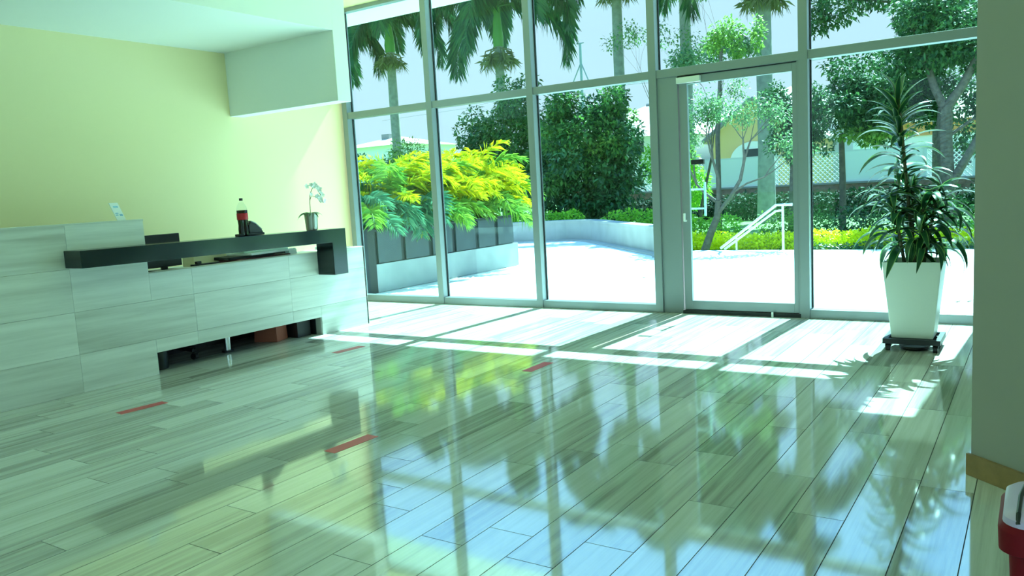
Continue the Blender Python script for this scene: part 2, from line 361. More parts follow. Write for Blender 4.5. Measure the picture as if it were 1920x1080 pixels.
# ================================================================== RECEPTION
DX = -6.29
dk = empty('reception_desk', (-6.6, 4.6, 0), 'long reception desk clad in grey limestone panels', 'reception desk')
def kb(name, p, q, mat, bev=0.0, par=None): return box(name, (p[0]+6.6, p[1]-4.6, p[2]), (q[0]+6.6, q[1]-4.6, q[2]), mat, par or dk, bev)
T = 0.022
kb('core', (DX-0.10, 1.2, 0.0), (DX-T, 3.955, 1.312), M['deskcore'])
kb('core', (DX-0.10, 3.955, 0.19), (DX-T, 5.85, 0.86), M['deskcore'])
kb('core', (DX-0.10, 5.85, 0.0), (DX-T, 6.55, 0.86), M['deskcore'])
rows = [(0.0, 0.305), (0.305, 0.64), (0.64, 0.98), (0.98, 1.32)]
cols = [(1.2, 2.22), (2.22, 3.30), (3.30, 4.365), (4.365, 5.47), (5.47, 6.55)]
g = 0.0008
def panel(y0, y1, z0, z1):
    if y1-y0 > 0.01 and z1-z0 > 0.01: kb('panel', (DX-T, y0+g, z0+g), (DX, y1-g, z1-g), M['desk'], 0.0015)
for r0, r1 in rows:
    for c0, c1 in cols:
        if r1 <= 0.64 and r0 > 0.2: panel(c0, c1, r0, r1)
        elif r0 == 0.0:
            if c0 == 3.30: panel(c0, 3.955, r0, r1); panel(3.955, c1, 0.188, r1)
            elif c0 == 4.365: panel(c0, c1, 0.188, r1)
            elif c0 == 5.47: panel(c0, 5.85, 0.188, r1); panel(5.85, c1, r0, r1)
            else: panel(c0, c1, r0, r1)
        elif r0 == 0.64:
            if c0 == 3.30: panel(c0, 3.955, r0, r1); panel(3.955, c1, r0, 0.872)
            elif c0 > 4: panel(c0, c1, r0, 0.872)
            else: panel(c0, c1, r0, r1)
        elif c0 < 3: panel(c0, c1, r0, r1)
        elif c0 == 3.30: panel(c0, 3.955, r0, r1)
kb('top_cap', (DX-0.12, 1.2, 1.314), (DX-0.0, 3.958, 1.330), M['desk'], 0.002)
kb('top_cap', (DX-0.12, 3.96, 0.862), (DX-T-0.001, 6.552, 0.874), M['desk'], 0.002)
kb('end_panel', (DX-0.75, 6.53, 0.0), (DX, 6.552, 0.872), M['desk'], 0.002)
kb('shade_side_panel', (DX-0.75, 3.9, 0.0), (DX-0.1, 3.955, 0.86), M['bplastic'])  # black panels beside the opening, added to make it dark
kb('shade_inner_panel', (DX-0.75, 5.85, 0.0), (DX-0.1, 5.89, 0.80), M['bplastic'])
kb('work_surface', (DX-0.75, 3.955, 0.80), (DX-0.1, 6.53, 0.84), M['white'], 0.003)
kb('shade_back_panel', (DX-0.78, 3.9, 0.0), (DX-0.75, 6.53, 0.80), M['bplastic'])  # dark back panel added down to the floor, keeps the desk opening black
lg = MB().tube([(0.05, 0.25, 0.02), (0.05, 0.25, 0.80)], 0.035, 16).build('leg', M['chrome'], dk, smooth=True)
MB().tube([(0.05, 0.25, 0.0), (0.05, 0.25, 0.02)], 0.055, 16).build('foot', M['bplastic'], lg)
# dark granite counter bar, an upside-down L in front of the desk
bar = MB()
prof = [(3.27, 0.99), (5.855, 0.97), (5.855, 0.635), (6.05, 0.635), (6.05, 1.105), (3.27, 1.125)]
n = len(prof)
bar.v = [(DX+0.001, y, z) for y, z in prof] + [(-6.05, y, z) for y, z in prof]
bar.f = [tuple(range(n-1, -1, -1)), tuple(range(n, 2*n))] + [(i, (i+1) % n, n+(i+1) % n, n+i) for i in range(n)]
tag(bar.build('counter_bar', M['black'], bevel=0.004), 'black granite counter bar wrapping down in front of the reception desk', 'counter')
BZ = lambda y: 1.125 - 0.02*(y-3.27)/2.78
# cola bottle
bx, by = -6.17, 4.87; bz = BZ(by)+0.001
bt = empty('cola_bottle', (bx, by, bz), 'cola bottle with red label and black cap on the counter bar', 'bottle')
MB().lathe([(0.030, 0.0), (0.046, 0.012), (0.047, 0.06), (0.043, 0.10), (0.047, 0.15), (0.049, 0.235), (0.047, 0.238)], k=24).build('cola', M['cola'], bt, smooth=True)
MB().lathe([(0.0495, 0.150), (0.0505, 0.155), (0.0505, 0.205), (0.0495, 0.21)], k=24).build('label', M['redlabel'], bt, smooth=True)
MB().lathe([(0.0488, 0.238), (0.042, 0.27), (0.024, 0.305), (0.014, 0.32), (0.014, 0.330)], k=24).build('neck', M['clear'], bt, smooth=True)
MB().lathe([(0.016, 0.325), (0.0165, 0.345), (0.014, 0.348)], k=16).build('cap', M['bplastic'], bt, smooth=True)
# dark tape dispenser / clip tool by the bottle
dsp = empty('tape_dispenser', (-6.17, 4.99, BZ(4.99)+0.001), 'black tape dispenser with a clear film roll beside the cola bottle', 'dispenser')
MB().prism([(-0.03, -0.20), (0.03, -0.20), (0.035, 0.09), (-0.035, 0.09)], 0.0, 0.022).build('base', M['bplastic'], dsp, bevel=0.006)
b_ = MB(); pr = [(-0.075, 0.02), (0.085, 0.02), (0.07, 0.045), (0.0, 0.105), (-0.05, 0.125), (-0.08, 0.10)]
b_.v = [(-0.028, y, z) for y, z in pr] + [(0.028, y, z) for y, z in pr]; k = len(pr)
b_.f = [tuple(range(k-1, -1, -1)), tuple(range(k, 2*k))] + [(i, (i+1) % k, k+(i+1) % k, k+i) for i in range(k)]
b_.build('body', M['bplastic'], dsp, bevel=0.008)
b_ = MB(); pr = [(0.075, 0.052), (0.005, 0.115), (-0.045, 0.138), (-0.05, 0.130), (0.0, 0.108), (0.068, 0.048)]
b_.v = [(-0.024, y, z) for y, z in pr] + [(0.024, y, z) for y, z in pr]
b_.f = [tuple(range(k-1, -1, -1)), tuple(range(k, 2*k))] + [(i, (i+1) % k, k+(i+1) % k, k+i) for i in range(k)]
b_.build('film', M['bag'], dsp)
# orchid
ox, oy = -6.17, 5.705; oz = BZ(oy)+0.001
orc = empty('potted_orchid', (ox, oy, oz), 'white orchid in a brushed steel pot at the end of the counter bar', 'potted plant')
MB().lathe([(0.052, 0.0), (0.057, 0.005), (0.068, 0.175), (0.064, 0.176), (0.060, 0.160), (0.0, 0.158)], k=24).build('pot', M['steelpot'], orc, smooth=True)
def strap(L, w0, bend, segs=8, fold=0.25, up=0.0, w1=0.55):
    mb = MB(); mb.uv = []; ang = up; p = Vector((0, 0, 0))
    for i in range(segs+1):
        t = i/segs; wd = w0*(math.sin(min(1, t/0.35)*PI/2)*0.6+0.4)*(1-max(0, (t-w1)/(1-w1))**1.6)
        if i == segs: wd = 0.001
        for s in (-1, 0, 1):
            mb.v.append((p.x, s*wd/2, p.z + abs(s)*wd*fold)); mb.uv.append((0.5+0.5*s, t))
        p = p + Vector((math.cos(ang), 0, math.sin(ang)))*L/segs; ang -= bend/segs
    for i in range(segs):
        for j in range(2): a = i*3+j; mb.f.append((a, a+1, a+4, a+3))
    return mb
lm = strap(0.16, 0.035, 1.3, 6).mesh('leaf'); lm.materials.append(M['leaf_dark'])
for k_ in range(9): inst('leaf', lm, orc, (0, 0, 0.165), (0, random.uniform(-0.35, 0.0), k_*0.7+random.uniform(-.2, .2)), (random.uniform(0.7, 1.0),)*3)
stem = [(0, 0, 0.16), (0, 0.0, 0.27), (0.0, 0.012, 0.36), (0.0, 0.05, 0.42), (0, 0.10, 0.425), (0, 0.15, 0.36), (0, 0.185, 0.27)]
MB().tube(stem, 0.0035, 6).build('stem', M['cane'], orc, smooth=True)
stem2 = [(0, 0.004, 0.30), (0, 0.03, 0.345), (0, 0.10, 0.33), (0, 0.15, 0.27)]
MB().tube(stem2, 0.003, 6).build('stem', M['cane'], orc, smooth=True)
fm = MB()
for a in range(5):
    an = a*2*PI/5; fm.leaf(Vector((0, 0, 0)), Vector((0.25, math.cos(an), math.sin(an))).normalized(), Vector((1, 0, 0)), 0.030, 0.026)
fme = fm.mesh('flower'); fme.materials.append(M['petal'])
for p in [(0, -0.03, 0.44), (0.01, 0.02, 0.455), (0.01, 0.05, 0.44), (0.0, 0.075, 0.455), (0, 0.10, 0.435), (0.01, 0.125, 0.41), (0, 0.145, 0.38), (0.01, 0.16, 0.35), (0, 0.10, 0.34), (0.01, 0.125, 0.315), (0, 0.15, 0.29), (0.01, 0.18, 0.29), (0, 0.02, 0.36)]:
    inst('flower', fme, orc, (p[0]+0.008, p[1], p[2]), (random.uniform(-.6, .6), random.uniform(-.4, .4), random.uniform(-.9, .3)), (random.uniform(0.8, 1.15),)*3)
# paper sign on the high end of the desk
sg = empty('paper_sign', (-6.345, 3.80, 1.3305), 'small white printed card leaning on top of the high desk end', 'sign')
sgm = MB(); sgm.frustum([(-0.004, -0.035, 0), (0.004, -0.035, 0), (0.004, 0.04, 0), (-0.004, 0.04, 0)], [(-0.034, -0.075, 0.145), (-0.028, -0.075, 0.145), (-0.028, 0.0, 0.145), (-0.034, 0.0, 0.145)])
sgm.build('card', M['paper'], sg)
for z0, z1, w0, w1 in ((0.105, 0.118, 0.25, 0.8), (0.055, 0.063, 0.15, 0.5), (0.035, 0.050, 0.55, 0.9), (0.04, 0.048, 0.1, 0.4)):
    def cp(t, s): return (0.0052 + (-0.028-0.004)*t, -0.035+(-0.04)*t + 0.075*s, 0.145*t)
    t0, t1 = z0/0.145, z1/0.145
    pmk = MB(); pmk.v = [cp(t0, w0), cp(t0, w1), cp(t1, w1), cp(t1, w0)]; pmk.f = [(0, 1, 2, 3)]; pmk.build('print', M['paperblue'], sg)
# monitor and things behind the bar
mon = empty('computer_monitor', (-6.72, 4.385, 0.841), 'black computer monitor standing behind the counter bar', 'monitor')
box('screen', (-0.02, -0.175, 0.035), (0.02, 0.175, 0.335), M['bplastic'], mon, 0.006)
box('display', (-0.024, -0.16, 0.05), (-0.02, 0.16, 0.32), M['screen'], mon)
box('stand', (-0.01, -0.03, 0.0), (0.012, 0.03, 0.06), M['bplastic'], mon)
box('foot', (-0.09, -0.11, 0.0), (0.10, 0.11, 0.012), M['bplastic'], mon, 0.004)
tag(box('cardboard_box', (-6.90, 4.70, 0.841), (-6.72, 5.17, 0.965), M['beige'], bevel=0.004), 'pale beige box lying behind the counter bar beside the monitor', 'box')
sp_ = empty('stapler', (-6.45, 4.66, 0.875), 'small black stapler on the desk edge under the bar', 'stapler')
MB().prism([(-0.03, -0.17), (0.02, -0.17), (0.02, 0.11), (-0.03, 0.11)], -0.033, 0.012).build('base', M['bplastic'], sp_, bevel=0.004)
MB().prism([(-0.02, -0.13), (0.015, -0.13), (0.015, -0.08), (-0.02, -0.08)], 0.012, 0.036).build('head', M['bplastic'], sp_, bevel=0.004)
z = 0.841
stack = [('maroon folder at the bottom of the paper pile on the desk', 'paperred', 4.98, 5.62, -6.85, -6.42, 0.042, 0.05, 'folder'),
         ('dark closed binder lying in the paper pile on the desk', 'plantdark', 4.92, 5.42, -6.86, -6.45, 0.026, -0.06, 'binder'),
         ('white loose sheets in the middle of the desk paper pile', 'paper', 5.08, 5.66, -6.84, -6.41, 0.020, 0.10, 'papers'),
         ('pale green magazine on top of the desk paper pile', 'papergreen', 5.10, 5.60, -6.80, -6.43, 0.018, -0.12, 'magazine')]
for lab, mt, y0, y1, xa, xb, th, rz, cat in stack:
    o = MB().box((-(xb-xa)/2, -(y1-y0)/2, 0), ((xb-xa)/2, (y1-y0)/2, th)).build(cat.replace('papers', 'paper_sheets'), M[mt], bevel=0.002)
    o.location = ((xa+xb)/2, (y0+y1)/2, z); o.rotation_euler = (0, 0, rz); z += th + 0.0008; tag(o, lab, cat)
tr = empty('card_holder', (-6.55, 5.74, 0.841), 'small clear holder with green cards beside the paper pile', 'holder')
box('tray', (-0.05, -0.07, 0.0), (0.05, 0.07, 0.02), M['bplastic'], tr, 0.003)
for q in range(5): box('card', (-0.03+q*0.014, -0.05, 0.02), (-0.026+q*0.014, 0.05, 0.075+0.008*(q % 2)), M['papergreen' if q % 2 else 'paper'], tr)
tag(box('pencil_box', (-6.74, 5.62, 0.841), (-6.66, 5.84, 0.90), M['bplastic'], bevel=0.004), 'low black box on the desk near the bar leg', 'box')
# things under the desk
o = tag(MB().frustum([(-0.13, -0.11, 0), (0.13, -0.11, 0), (0.13, 0.11, 0), (-0.13, 0.11, 0)], [(-0.12, -0.10, 0.26), (0.12, -0.10, 0.26), (0.12, 0.10, 0.26), (-0.12, 0.10, 0.26)]).build('waste_box', M['terracotta'], bevel=0.004), 'reddish brown box standing under the reception desk', 'box')
o.location = (-6.62, 5.44, 0.0); o.rotation_euler = (0, 0, 0.35)
tag(box('computer_tower', (-6.80, 5.62, 0.0), (-6.42, 5.80, 0.42), M['bplastic'], bevel=0.006), 'black computer tower under the right end of the desk', 'computer')
wbk = empty('waste_bin', (-6.52, 4.09, 0), 'small black waste bin under the left end of the desk opening', 'bin')
MB().lathe([(0.085, 0.0), (0.09, 0.006), (0.105, 0.27), (0.101, 0.27), (0.085, 0.02), (0.0, 0.018)], k=20).build('bucket', M['bplastic'], wbk, smooth=True)
MB().lathe([(0.104, 0.262), (0.110, 0.265), (0.110, 0.278), (0.102, 0.278)], k=20).build('rim', M['bplastic'], wbk, smooth=True)
stl = empty('office_stool', (-6.80, 4.42, 0), 'black wheeled office stool under the reception desk', 'stool')
MB().lathe([(0.17, 0.44), (0.19, 0.46), (0.19, 0.50), (0.16, 0.52)], k=20).build('seat', M['bplastic'], stl, smooth=True)
MB().tube([(0, 0, 0.09), (0, 0, 0.44)], 0.026, 10).build('column', M['bplastic'], stl, smooth=True)
for q in range(5):
    a = q*2*PI/5+0.3; MB().tube([(0, 0, 0.12), (0.24*math.cos(a), 0.24*math.sin(a), 0.085)], [0.028, 0.018], 8).build('spoke', M['bplastic'], stl)
    cx, cy = 0.25*math.cos(a), 0.25*math.sin(a)
    MB().tube([(cx-0.02*math.sin(a), cy+0.02*math.cos(a), 0.03), (cx+0.02*math.sin(a), cy-0.02*math.cos(a), 0.03)], 0.03, 12).build('castor', M['bplastic'], stl)

# ================================================================== FLOOR TAPE
tapes = [((-5.355, 3.205), 'red tape mark on the floor nearest the tall desk end', 0.10), ((-3.30, 3.215), 'red tape mark on the open floor nearest the viewer', 0.05),
         ((-5.41, 5.33), 'faded red tape mark on the floor by the desk opening', 0.06), ((-3.31, 5.30), 'red tape mark in the window reflection past the sun stripe', 0.0)]
for (x, y), lab, rz in tapes:
    o = MB().box((-0.045, -0.17, 0.0002), (0.045, 0.17, 0.0012)).build('floor_tape', M['tape']); o.location = (x, y, 0); o.rotation_euler = (0, 0, -rz)
    tag(o, lab, 'tape', 'red tape marks on the floor')

# ================================================================== POTTED DRACAENA
pc = (-0.815, 6.90)
cad = empty('plant_caddy', (pc[0], pc[1], 0), 'low black wheeled caddy under the white square planter', 'plant stand')
fr_ = MB()
for (a, b) in (((-0.20, -0.20), (0.20, -0.165)), ((-0.20, 0.165), (0.20, 0.20)), ((-0.20, -0.165), (-0.165, 0.165)), ((0.165, -0.165), (0.20, 0.165)), ((-0.165, -0.02), (0.165, 0.02))):
    fr_.box((a[0], a[1], 0.058), (b[0], b[1], 0.096))
fr_.build('frame', M['bplastic'], cad)
for sx_ in (-1, 1):
    for sy in (-1, 1):
        cx, cy = sx_*0.165, sy*0.165
        cs = MB().tube([(cx-0.016, cy, 0.026), (cx+0.016, cy, 0.026)], 0.026, 12).build('castor', M['bplastic'], cad)
        MB().box((cx-0.02, cy-0.008, 0.03), (cx+0.02, cy+0.008, 0.06)).build('fork', M['gasket'], cs)
dsh = tag(MB().lathe([(0.085, 0.0), (0.105, 0.012), (0.11, 0.03), (0.10, 0.03), (0.08, 0.012), (0.0, 0.010)], (pc[0]+0.01, pc[1]-0.06, 0.0), 24).build('drip_saucer', M['bplastic'], smooth=True), 'round black drip saucer on the floor below the plant caddy', 'saucer')
pl = empty('potted_dracaena', (pc[0], pc[1], 0.097), 'tall striped dracaena in a white tapered square planter by the glazing', 'potted plant')
hb, ht, H = 0.145, 0.205, 0.595
pm_ = MB(); sq = lambda r, z: [(-r, -r, z), (r, -r, z), (r, r, z), (-r, r, z)]
for r, z in ((hb, 0), (ht, H), (ht-0.016, H), (ht-0.022, H-0.06)): pm_.v += sq(r, z)
pm_.f = [(3, 2, 1, 0)] + [(a*4+j, a*4+(j+1) % 4, a*4+4+(j+1) % 4, a*4+4+j) for a in range(3) for j in range(4)] + [(12, 13, 14, 15)]
pm_.build('planter', M['pot'], pl, bevel=0.004)
MB().box((-ht+0.022, -ht+0.022, H-0.055), (ht-0.022, ht-0.022, H-0.04)).build('soil', M['soil'], pl)
lv = []
for L_, w_, bd, up in ((0.43, 0.060, 0.9, 0.35), (0.50, 0.070, 1.7, 0.55), (0.54, 0.070, 2.3, 0.75), (0.50, 0.066, 2.9, 0.7), (0.38, 0.058, 0.5, 0.1)):
    me = strap(L_, w_, bd, 9, 0.22, up).mesh('leaf'); me.materials.append(M['dracaena'])
    for p in me.polygons: p.use_smooth = True
    lv.append(me)
rr = random.Random(11)
canes = [((0.0, 0.0), (-0.115, -0.05, 1.32), 0.014), ((0.05, 0.04), (0.14, 0.05, 0.50), 0.013), ((-0.06, -0.03), (-0.15, -0.06, 0.50), 0.012), ((0.04, -0.06), (0.07, -0.14, 0.46), 0.012), ((-0.02, 0.05), (-0.03, 0.10, 0.60), 0.012)]
Z0 = H-0.045
def whorl(c, n, z0, z1, base, tip, kinds, lean0, lean1, s0=0.8, s1=1.1):
    for i in range(n):
        t = i/max(1, n-1); z = z0+(z1-z0)*t
        p = Vector((base[0], base[1], 0)).lerp(Vector((tip[0], tip[1], 0)), t); az = i*2.39996+rr.uniform(-.3, .3)
        le = lean0+(lean1-lean0)*t + rr.uniform(-.12, .12)
        inst('leaf', lv[rr.choice(kinds)], pl, (p.x, p.y, Z0+z), (rr.uniform(-.25, .25), -le, az), (rr.uniform(s0, s1),)*3)
for (bx_, by_), (tx, ty, tz), r in canes:
    MB().tube([(bx_, by_, Z0-0.03), ((bx_+tx)/2*0.9+bx_*0.1, (by_+ty)/2, Z0+tz*0.45), (tx, ty, Z0+tz)], [r*1.2, r, r*0.7], 8).build('cane', M['cane'], pl, smooth=True)
t0 = (-0.115, -0.05)
whorl(0, 30, 0.72, 1.10, (-0.085, -0.03), t0, (0, 0, 1), -0.1, 0.55, 0.62, 0.85)
whorl(0, 13, 1.06, 1.26, t0, t0, (4, 0, 4), 0.45, 1.0, 0.62, 0.82)
for az in (0.3, 2.2, 4.1): inst('leaf', lv[4], pl, (t0[0], t0[1], Z0+1.17), (0, -1.42, az), (0.62,)*3)
whorl(0, 20, 0.34, 0.72, (-0.05, -0.02), (-0.085, -0.03), (1, 1, 2), -0.1, 0.15, 0.6, 0.85)
for (b_c, t_c, r) in canes[1:]:
    whorl(0, 27, t_c[2]*0.2, t_c[2], ((b_c[0]+t_c[0])/2, (b_c[1]+t_c[1])/2), t_c[:2], (1, 2, 2, 3), -0.35, 0.45, 0.62, 0.88)

# ================================================================== RED BIN AT THE RIGHT EDGE
bn = empty('pedal_bin', (0.115, 2.02, 0), 'dark red plastic bin with a pale lilac flat lid at the right edge', 'bin')
def rrect(hx, hy, r, k=5):
    o = []
    for cx, cy, a0 in ((hx-r, hy-r, 0), (-hx+r, hy-r, PI/2), (-hx+r, -hy+r, PI), (hx-r, -hy+r, 1.5*PI)):
        for i in range(k+1): a = a0+PI/2*i/k; o.append((cx+r*math.cos(a), cy+r*math.sin(a)))
    return o
def loft(rings):
    mb = MB(); k = len(rings[0][0])
    for pts, z in rings: mb.v += [(x, y, z) for x, y in pts]
    for i in range(len(rings)-1):
        for j in range(k): mb.f.append((i*k+j, i*k+(j+1) % k, (i+1)*k+(j+1) % k, (i+1)*k+j))
    mb.f.append(tuple(range(k-1, -1, -1))); m_ = (len(rings)-1)*k; mb.f.append(tuple(m_+j for j in range(k)))
    return mb
loft([(rrect(.13, .09, .03), 0.0), (rrect(.135, .095, .03), 0.01), (rrect(.160, .115, .035), 0.59)]).build('body', M['binred'], bn, smooth=True)
loft([(rrect(.165, .12, .04), 0.575), (rrect(.178, .133, .045), 0.583), (rrect(.18, .135, .045), 0.63), (rrect(.172, .127, .045), 0.642)]).build('rim', M['binred'], bn, smooth=True)
lid = loft([(rrect(.172, .127, .045), 0.642), (rrect(.170, .125, .045), 0.655), (rrect(.155, .11, .04), 0.668), (rrect(.05, .04, .02), 0.672)]).build('lid', M['binlid'], bn, smooth=True)
MB().tube([(-0.142, -0.122, 0.650), (-0.142, -0.104, 0.667), (-0.140, 0.0, 0.669), (-0.132, 0.075, 0.669), (-0.10, 0.102, 0.668), (0.10, 0.106, 0.668)], 0.005, 6).build('stripe', M['bplastic'], lid)

# ================================================================== OUTSIDE: GROUND
tag(MB().prism([(-15, 8.16), (6, 8.16), (6, 15.45), (-5.75, 15.45), (-6.1, 15.0), (-10.1, 19.0), (-15, 18.2)], -0.15, -0.005).build('terrace', M['terrace']), 'bright sunlit pale paved terrace outside', 'terrace', kind='structure')
tag(box('lawn', (-150, -60, -0.4), (120, 200, -0.12), M['lawn']), 'flat green garden ground around the building', 'ground', kind='structure')
tag(box('bounce_paving', (3.7, -16, -0.15), (13, 8.1, -0.005), M['terrace']), 'pale paving added beside the building to bounce sunlight indoors', 'paving', kind='structure')
# parapet wall, two straight runs meeting at a corner
pp = [(-15.0, 17.1), (-11.9, 18.0), (-10.5, 18.55), (-10.05, 18.55), (-9.6, 18.25), (-6.05, 14.45), (-5.9, 14.1)]
def offset(pts, d):
    o = []
    for i, p in enumerate(pts):
        a = Vector(pts[max(0, i-1)]); b = Vector(pts[min(len(pts)-1, i+1)]); t = (b-a).normalized(); o.append((p[0]-t.y*d, p[1]+t.x*d))
    return o
pw = empty('parapet_wall', (-10, 18.6, 0), 'low pale concrete parapet wall bending around the terrace', 'wall')
def strip(name, d0, d1, z0, z1, mat):
    a, b = offset(pp, d0), offset(pp, d1); mb = MB(); k = len(a)
    mb.v = [(x+10, y-18.6, z0) for x, y in a] + [(x+10, y-18.6, z0) for x, y in b] + [(x+10, y-18.6, z1) for x, y in a] + [(x+10, y-18.6, z1) for x, y in b]
    for i in range(k-1): mb.f += [(i, i+1, 2*k+i+1, 2*k+i), (k+i+1, k+i, 3*k+i, 3*k+i+1), (2*k+i, 2*k+i+1, 3*k+i+1, 3*k+i), (i+1, i, k+i, k+i+1)]
    mb.f += [(0, 2*k, 3*k, k), (k-1, 2*k-1, 4*k-1, 3*k-1)]
    return mb.build(name, mat, pw)
strip('wall_run', 0.0, 0.28, -0.12, 0.47, M['concrete']); strip('coping', -0.015, 0.32, 0.47, 0.53, M['concrete']); strip('plinth', -0.22, 0.0, -0.12, 0.03, M['concrete'])
# planter along the left
pt = empty('terrace_planter', (-8.6, 10.6, 0), 'long concrete planter with slate panels full of yellow palms', 'planter')
def pb(name, p, q, mat, bev=0.0): return box(name, (p[0]+8.6, p[1]-10.6, p[2]), (q[0]+8.6, q[1]-10.6, q[2]), mat, pt, bev)
pb('base', (-9.2, 8.75, 0.0), (-8.18, 12.62, 0.42), M['planterbase'], 0.006)
pb('end_block', (-9.2, 8.53, 0.0), (-8.17, 8.75, 0.95), M['plantdark'])
pb('trough', (-9.18, 8.75, 0.42), (-8.23, 12.50, 0.90), M['plantdark'])
y = 8.84; 
for wd in (0.52, 0.56, 0.52, 0.55, 0.50, 0.50):
    pb('slate_panel', (-8.23, y, 0.43), (-8.20, y+wd, 0.945), M['plantpanel'], 0.004); y += wd+0.105
pb('rim', (-9.2, 8.75, 0.90), (-8.19, 12.52, 0.93), M['plantdark'])

# ================================================================== PALM FRONDS
def frond(L, up, bend, nl, ll, mat, lw=0.03, plumose=0.0, droop=0.25, seed=1, stalk=0.15, r=0.012, rmat=None):
    """a pinnate leaf growing along +X from the origin: rachis tube + leaflets, one mesh"""
    q = random.Random(seed); mb = MB(); pts = [Vector((0, 0, 0))]; ang = up; segs = 12; dirs = []
    for i in range(segs):
        dirs.append(Vector((math.cos(ang), 0, math.sin(ang)))); pts.append(pts[-1]+dirs[-1]*L/segs); ang -= bend/segs*(0.6+0.8*i/segs)
    dirs.append(dirs[-1])
    mb.tube(pts, [r*(1-0.8*i/segs) for i in range(segs+1)], 5)
    for i in range(nl):
        t = stalk+(1-stalk)*i/(nl-1); f_ = t*segs; k = min(int(f_), segs-1); p = pts[k].lerp(pts[k+1], f_-k); d = dirs[k]
        env = math.sin(PI*(0.12+0.83*t))**0.7
        for s in (-1, 1):
            fw = 0.45+0.5*t+q.uniform(-.08, .08)
            upv = q.uniform(-plumose, plumose)+0.25
            n_ = Vector((-d.z, 0, d.x))
            dd = (d*fw + Vector((0, s, 0)) + n_*upv).normalized()
            mb.leaf(p, dd, n_, ll*env*q.uniform(.85, 1.1), lw*q.uniform(.8, 1.1), droop*q.uniform(.6, 1.4))
    me = mb.mesh('frond'); me.materials.append(mat); return me
royal = [frond(4.4, u, b, 120, 0.74, M['palm'], 0.045, 0.8, 0.85, sd_, 0.12, 0.05) for u, b, sd_ in ((1.1, 3.3, 1), (0.7, 2.9, 2), (0.2, 2.3, 3), (1.25, 2.5, 4))]
def royal_palm(x, y, ztop, rtrunk, label, s=1.0, az0=0.0, nf=13, lean=0.0):
    o = empty('royal_palm', (x, y, -0.12), label, 'palm tree', 'royal palms beyond the terrace')
    zt = ztop+0.12
    MB().tube([(0, 0, 0), (0.02, 0, zt*0.3), (lean*0.5, 0, zt*0.7), (lean, 0, zt)], [rtrunk*1.25, rtrunk*1.02, rtrunk, rtrunk*0.9], 14).build('trunk', M['palmbark'], o, smooth=True)
    MB().tube([(lean, 0, zt), (lean, 0, zt+0.35*s), (lean, 0, zt+1.6*s)], [rtrunk*1.05, rtrunk*1.15, rtrunk*0.5], 12).build('crownshaft', M['shaft'], o, smooth=True)
    fb = MB(); q = random.Random(int(x*10))
    for i in range(7):
        a = i*0.9+0.2; tip = Vector((lean+math.cos(a)*0.62*s, math.sin(a)*0.62*s, zt-0.6*s))
        fb.tube([(lean, 0, zt), (lean+math.cos(a)*0.5*s, math.sin(a)*0.5*s, zt-0.15*s), tuple(tip)], 0.03*s, 4)
        for j in range(60):
            t = q.uniform(0.3, 1); b0 = Vector((lean, 0, zt)).lerp(tip, t); dd = Vector((q.uniform(-1, 1), q.uniform(-1, 1), q.uniform(-1.6, .3))).normalized()
            fb.leaf(b0, dd, dd.orthogonal().normalized(), 0.42*s, 0.06*s, 0.3)
    fb.build('flower_stalk', M['fruit'], o)
    for i in range(nf):
        a = az0+i*2*PI/nf*1.0+q.uniform(-.15, .15)
        inst('frond', royal[[1, 0, 2, 1, 3][i % 5]], o, (lean, 0, zt+1.5*s), (q.uniform(-.25, .25), 0, a), (s*q.uniform(.9, 1.08),)*3)
    return o
royal_palm(-26.1, 30, 8.2, 0.22, 'royal palm seen through the leftmost upper pane, whole crown visible', 1.0, 0.3, 16)
royal_palm(-19.9, 30, 7.6, 0.21, 'royal palm with spreading crown in the second upper pane', 1.15, 0.0, 16)
royal_palm(-14.2, 30, 9.4, 0.21, 'royal palm with tall bare trunk in the third upper pane', 1.05, 0.5, 17)
royal_palm(-7.62, 27, 7.5, 0.25, 'royal palm with grey trunk standing behind the glass door', 1.0, 0.2, 16)
royal_palm(-30.2, 29, 8.2, 0.22, 'royal palm mostly hidden behind the left window edge', 1.1, 0.9)
royal_palm(-11.4, 30, 9.2, 0.21, 'royal palm whose fronds hang above the door bay', 1.0, 0.1)
# areca palms in the planter
ar_y = [frond(1.3, u, b, 46, 0.34, M['areca_y'], 0.016, 0.7, 0.3, 20+i, 0.2, 0.010) for i, (u, b) in enumerate(((1.35, 1.5), (1.1, 1.9), (0.8, 1.6)))]
ar_g = [frond(1.35, u, b, 46, 0.36, M['areca_g'], 0.017, 0.7, 0.35, 30+i, 0.2, 0.010) for i, (u, b) in enumerate(((1.2, 1.8), (0.95, 2.0), (0.6, 1.7)))]
ar_b = [frond(1.15, u, b, 42, 0.34, M['areca_b'], 0.018, 0.5, 0.4, 40+i, 0.2, 0.010) for i, (u, b) in enumerate(((1.0, 2.2), (0.7, 2.2), (0.5, 1.8)))]
def areca(x, y, z, hgt, mixw, n, label, seed, s=1.0):
    o = empty('areca_palm', (x, y, z), label, 'palm', 'palms in the terrace planter'); q = random.Random(seed)
    MB().tube([(0, 0, -0.1), (0, 0.01, hgt*0.6)], [0.05, 0.03], 8).build('stem', M['cane'], o, smooth=True)
    for i in range(n):
        a = i*2.4+q.uniform(-.3, .3); u = q.random(); set_ = ar_y if u < mixw[0] else ar_g if u < mixw[0]+mixw[1] else ar_b
        t = i/n
        inst('frond', set_[min(2, int((1-t)*3))], o, (0, 0, hgt*(0.15+0.5*t)), (q.uniform(-.3, .3), q.uniform(-.15, .15), a), (s*q.uniform(.85, 1.15),)*3)
areca(-8.75, 9.05, 0.92, 0.30, (0.0, 0.25, 0.75), 16, 'blue green palm drooping over the near end of the planter', 1, 0.95)
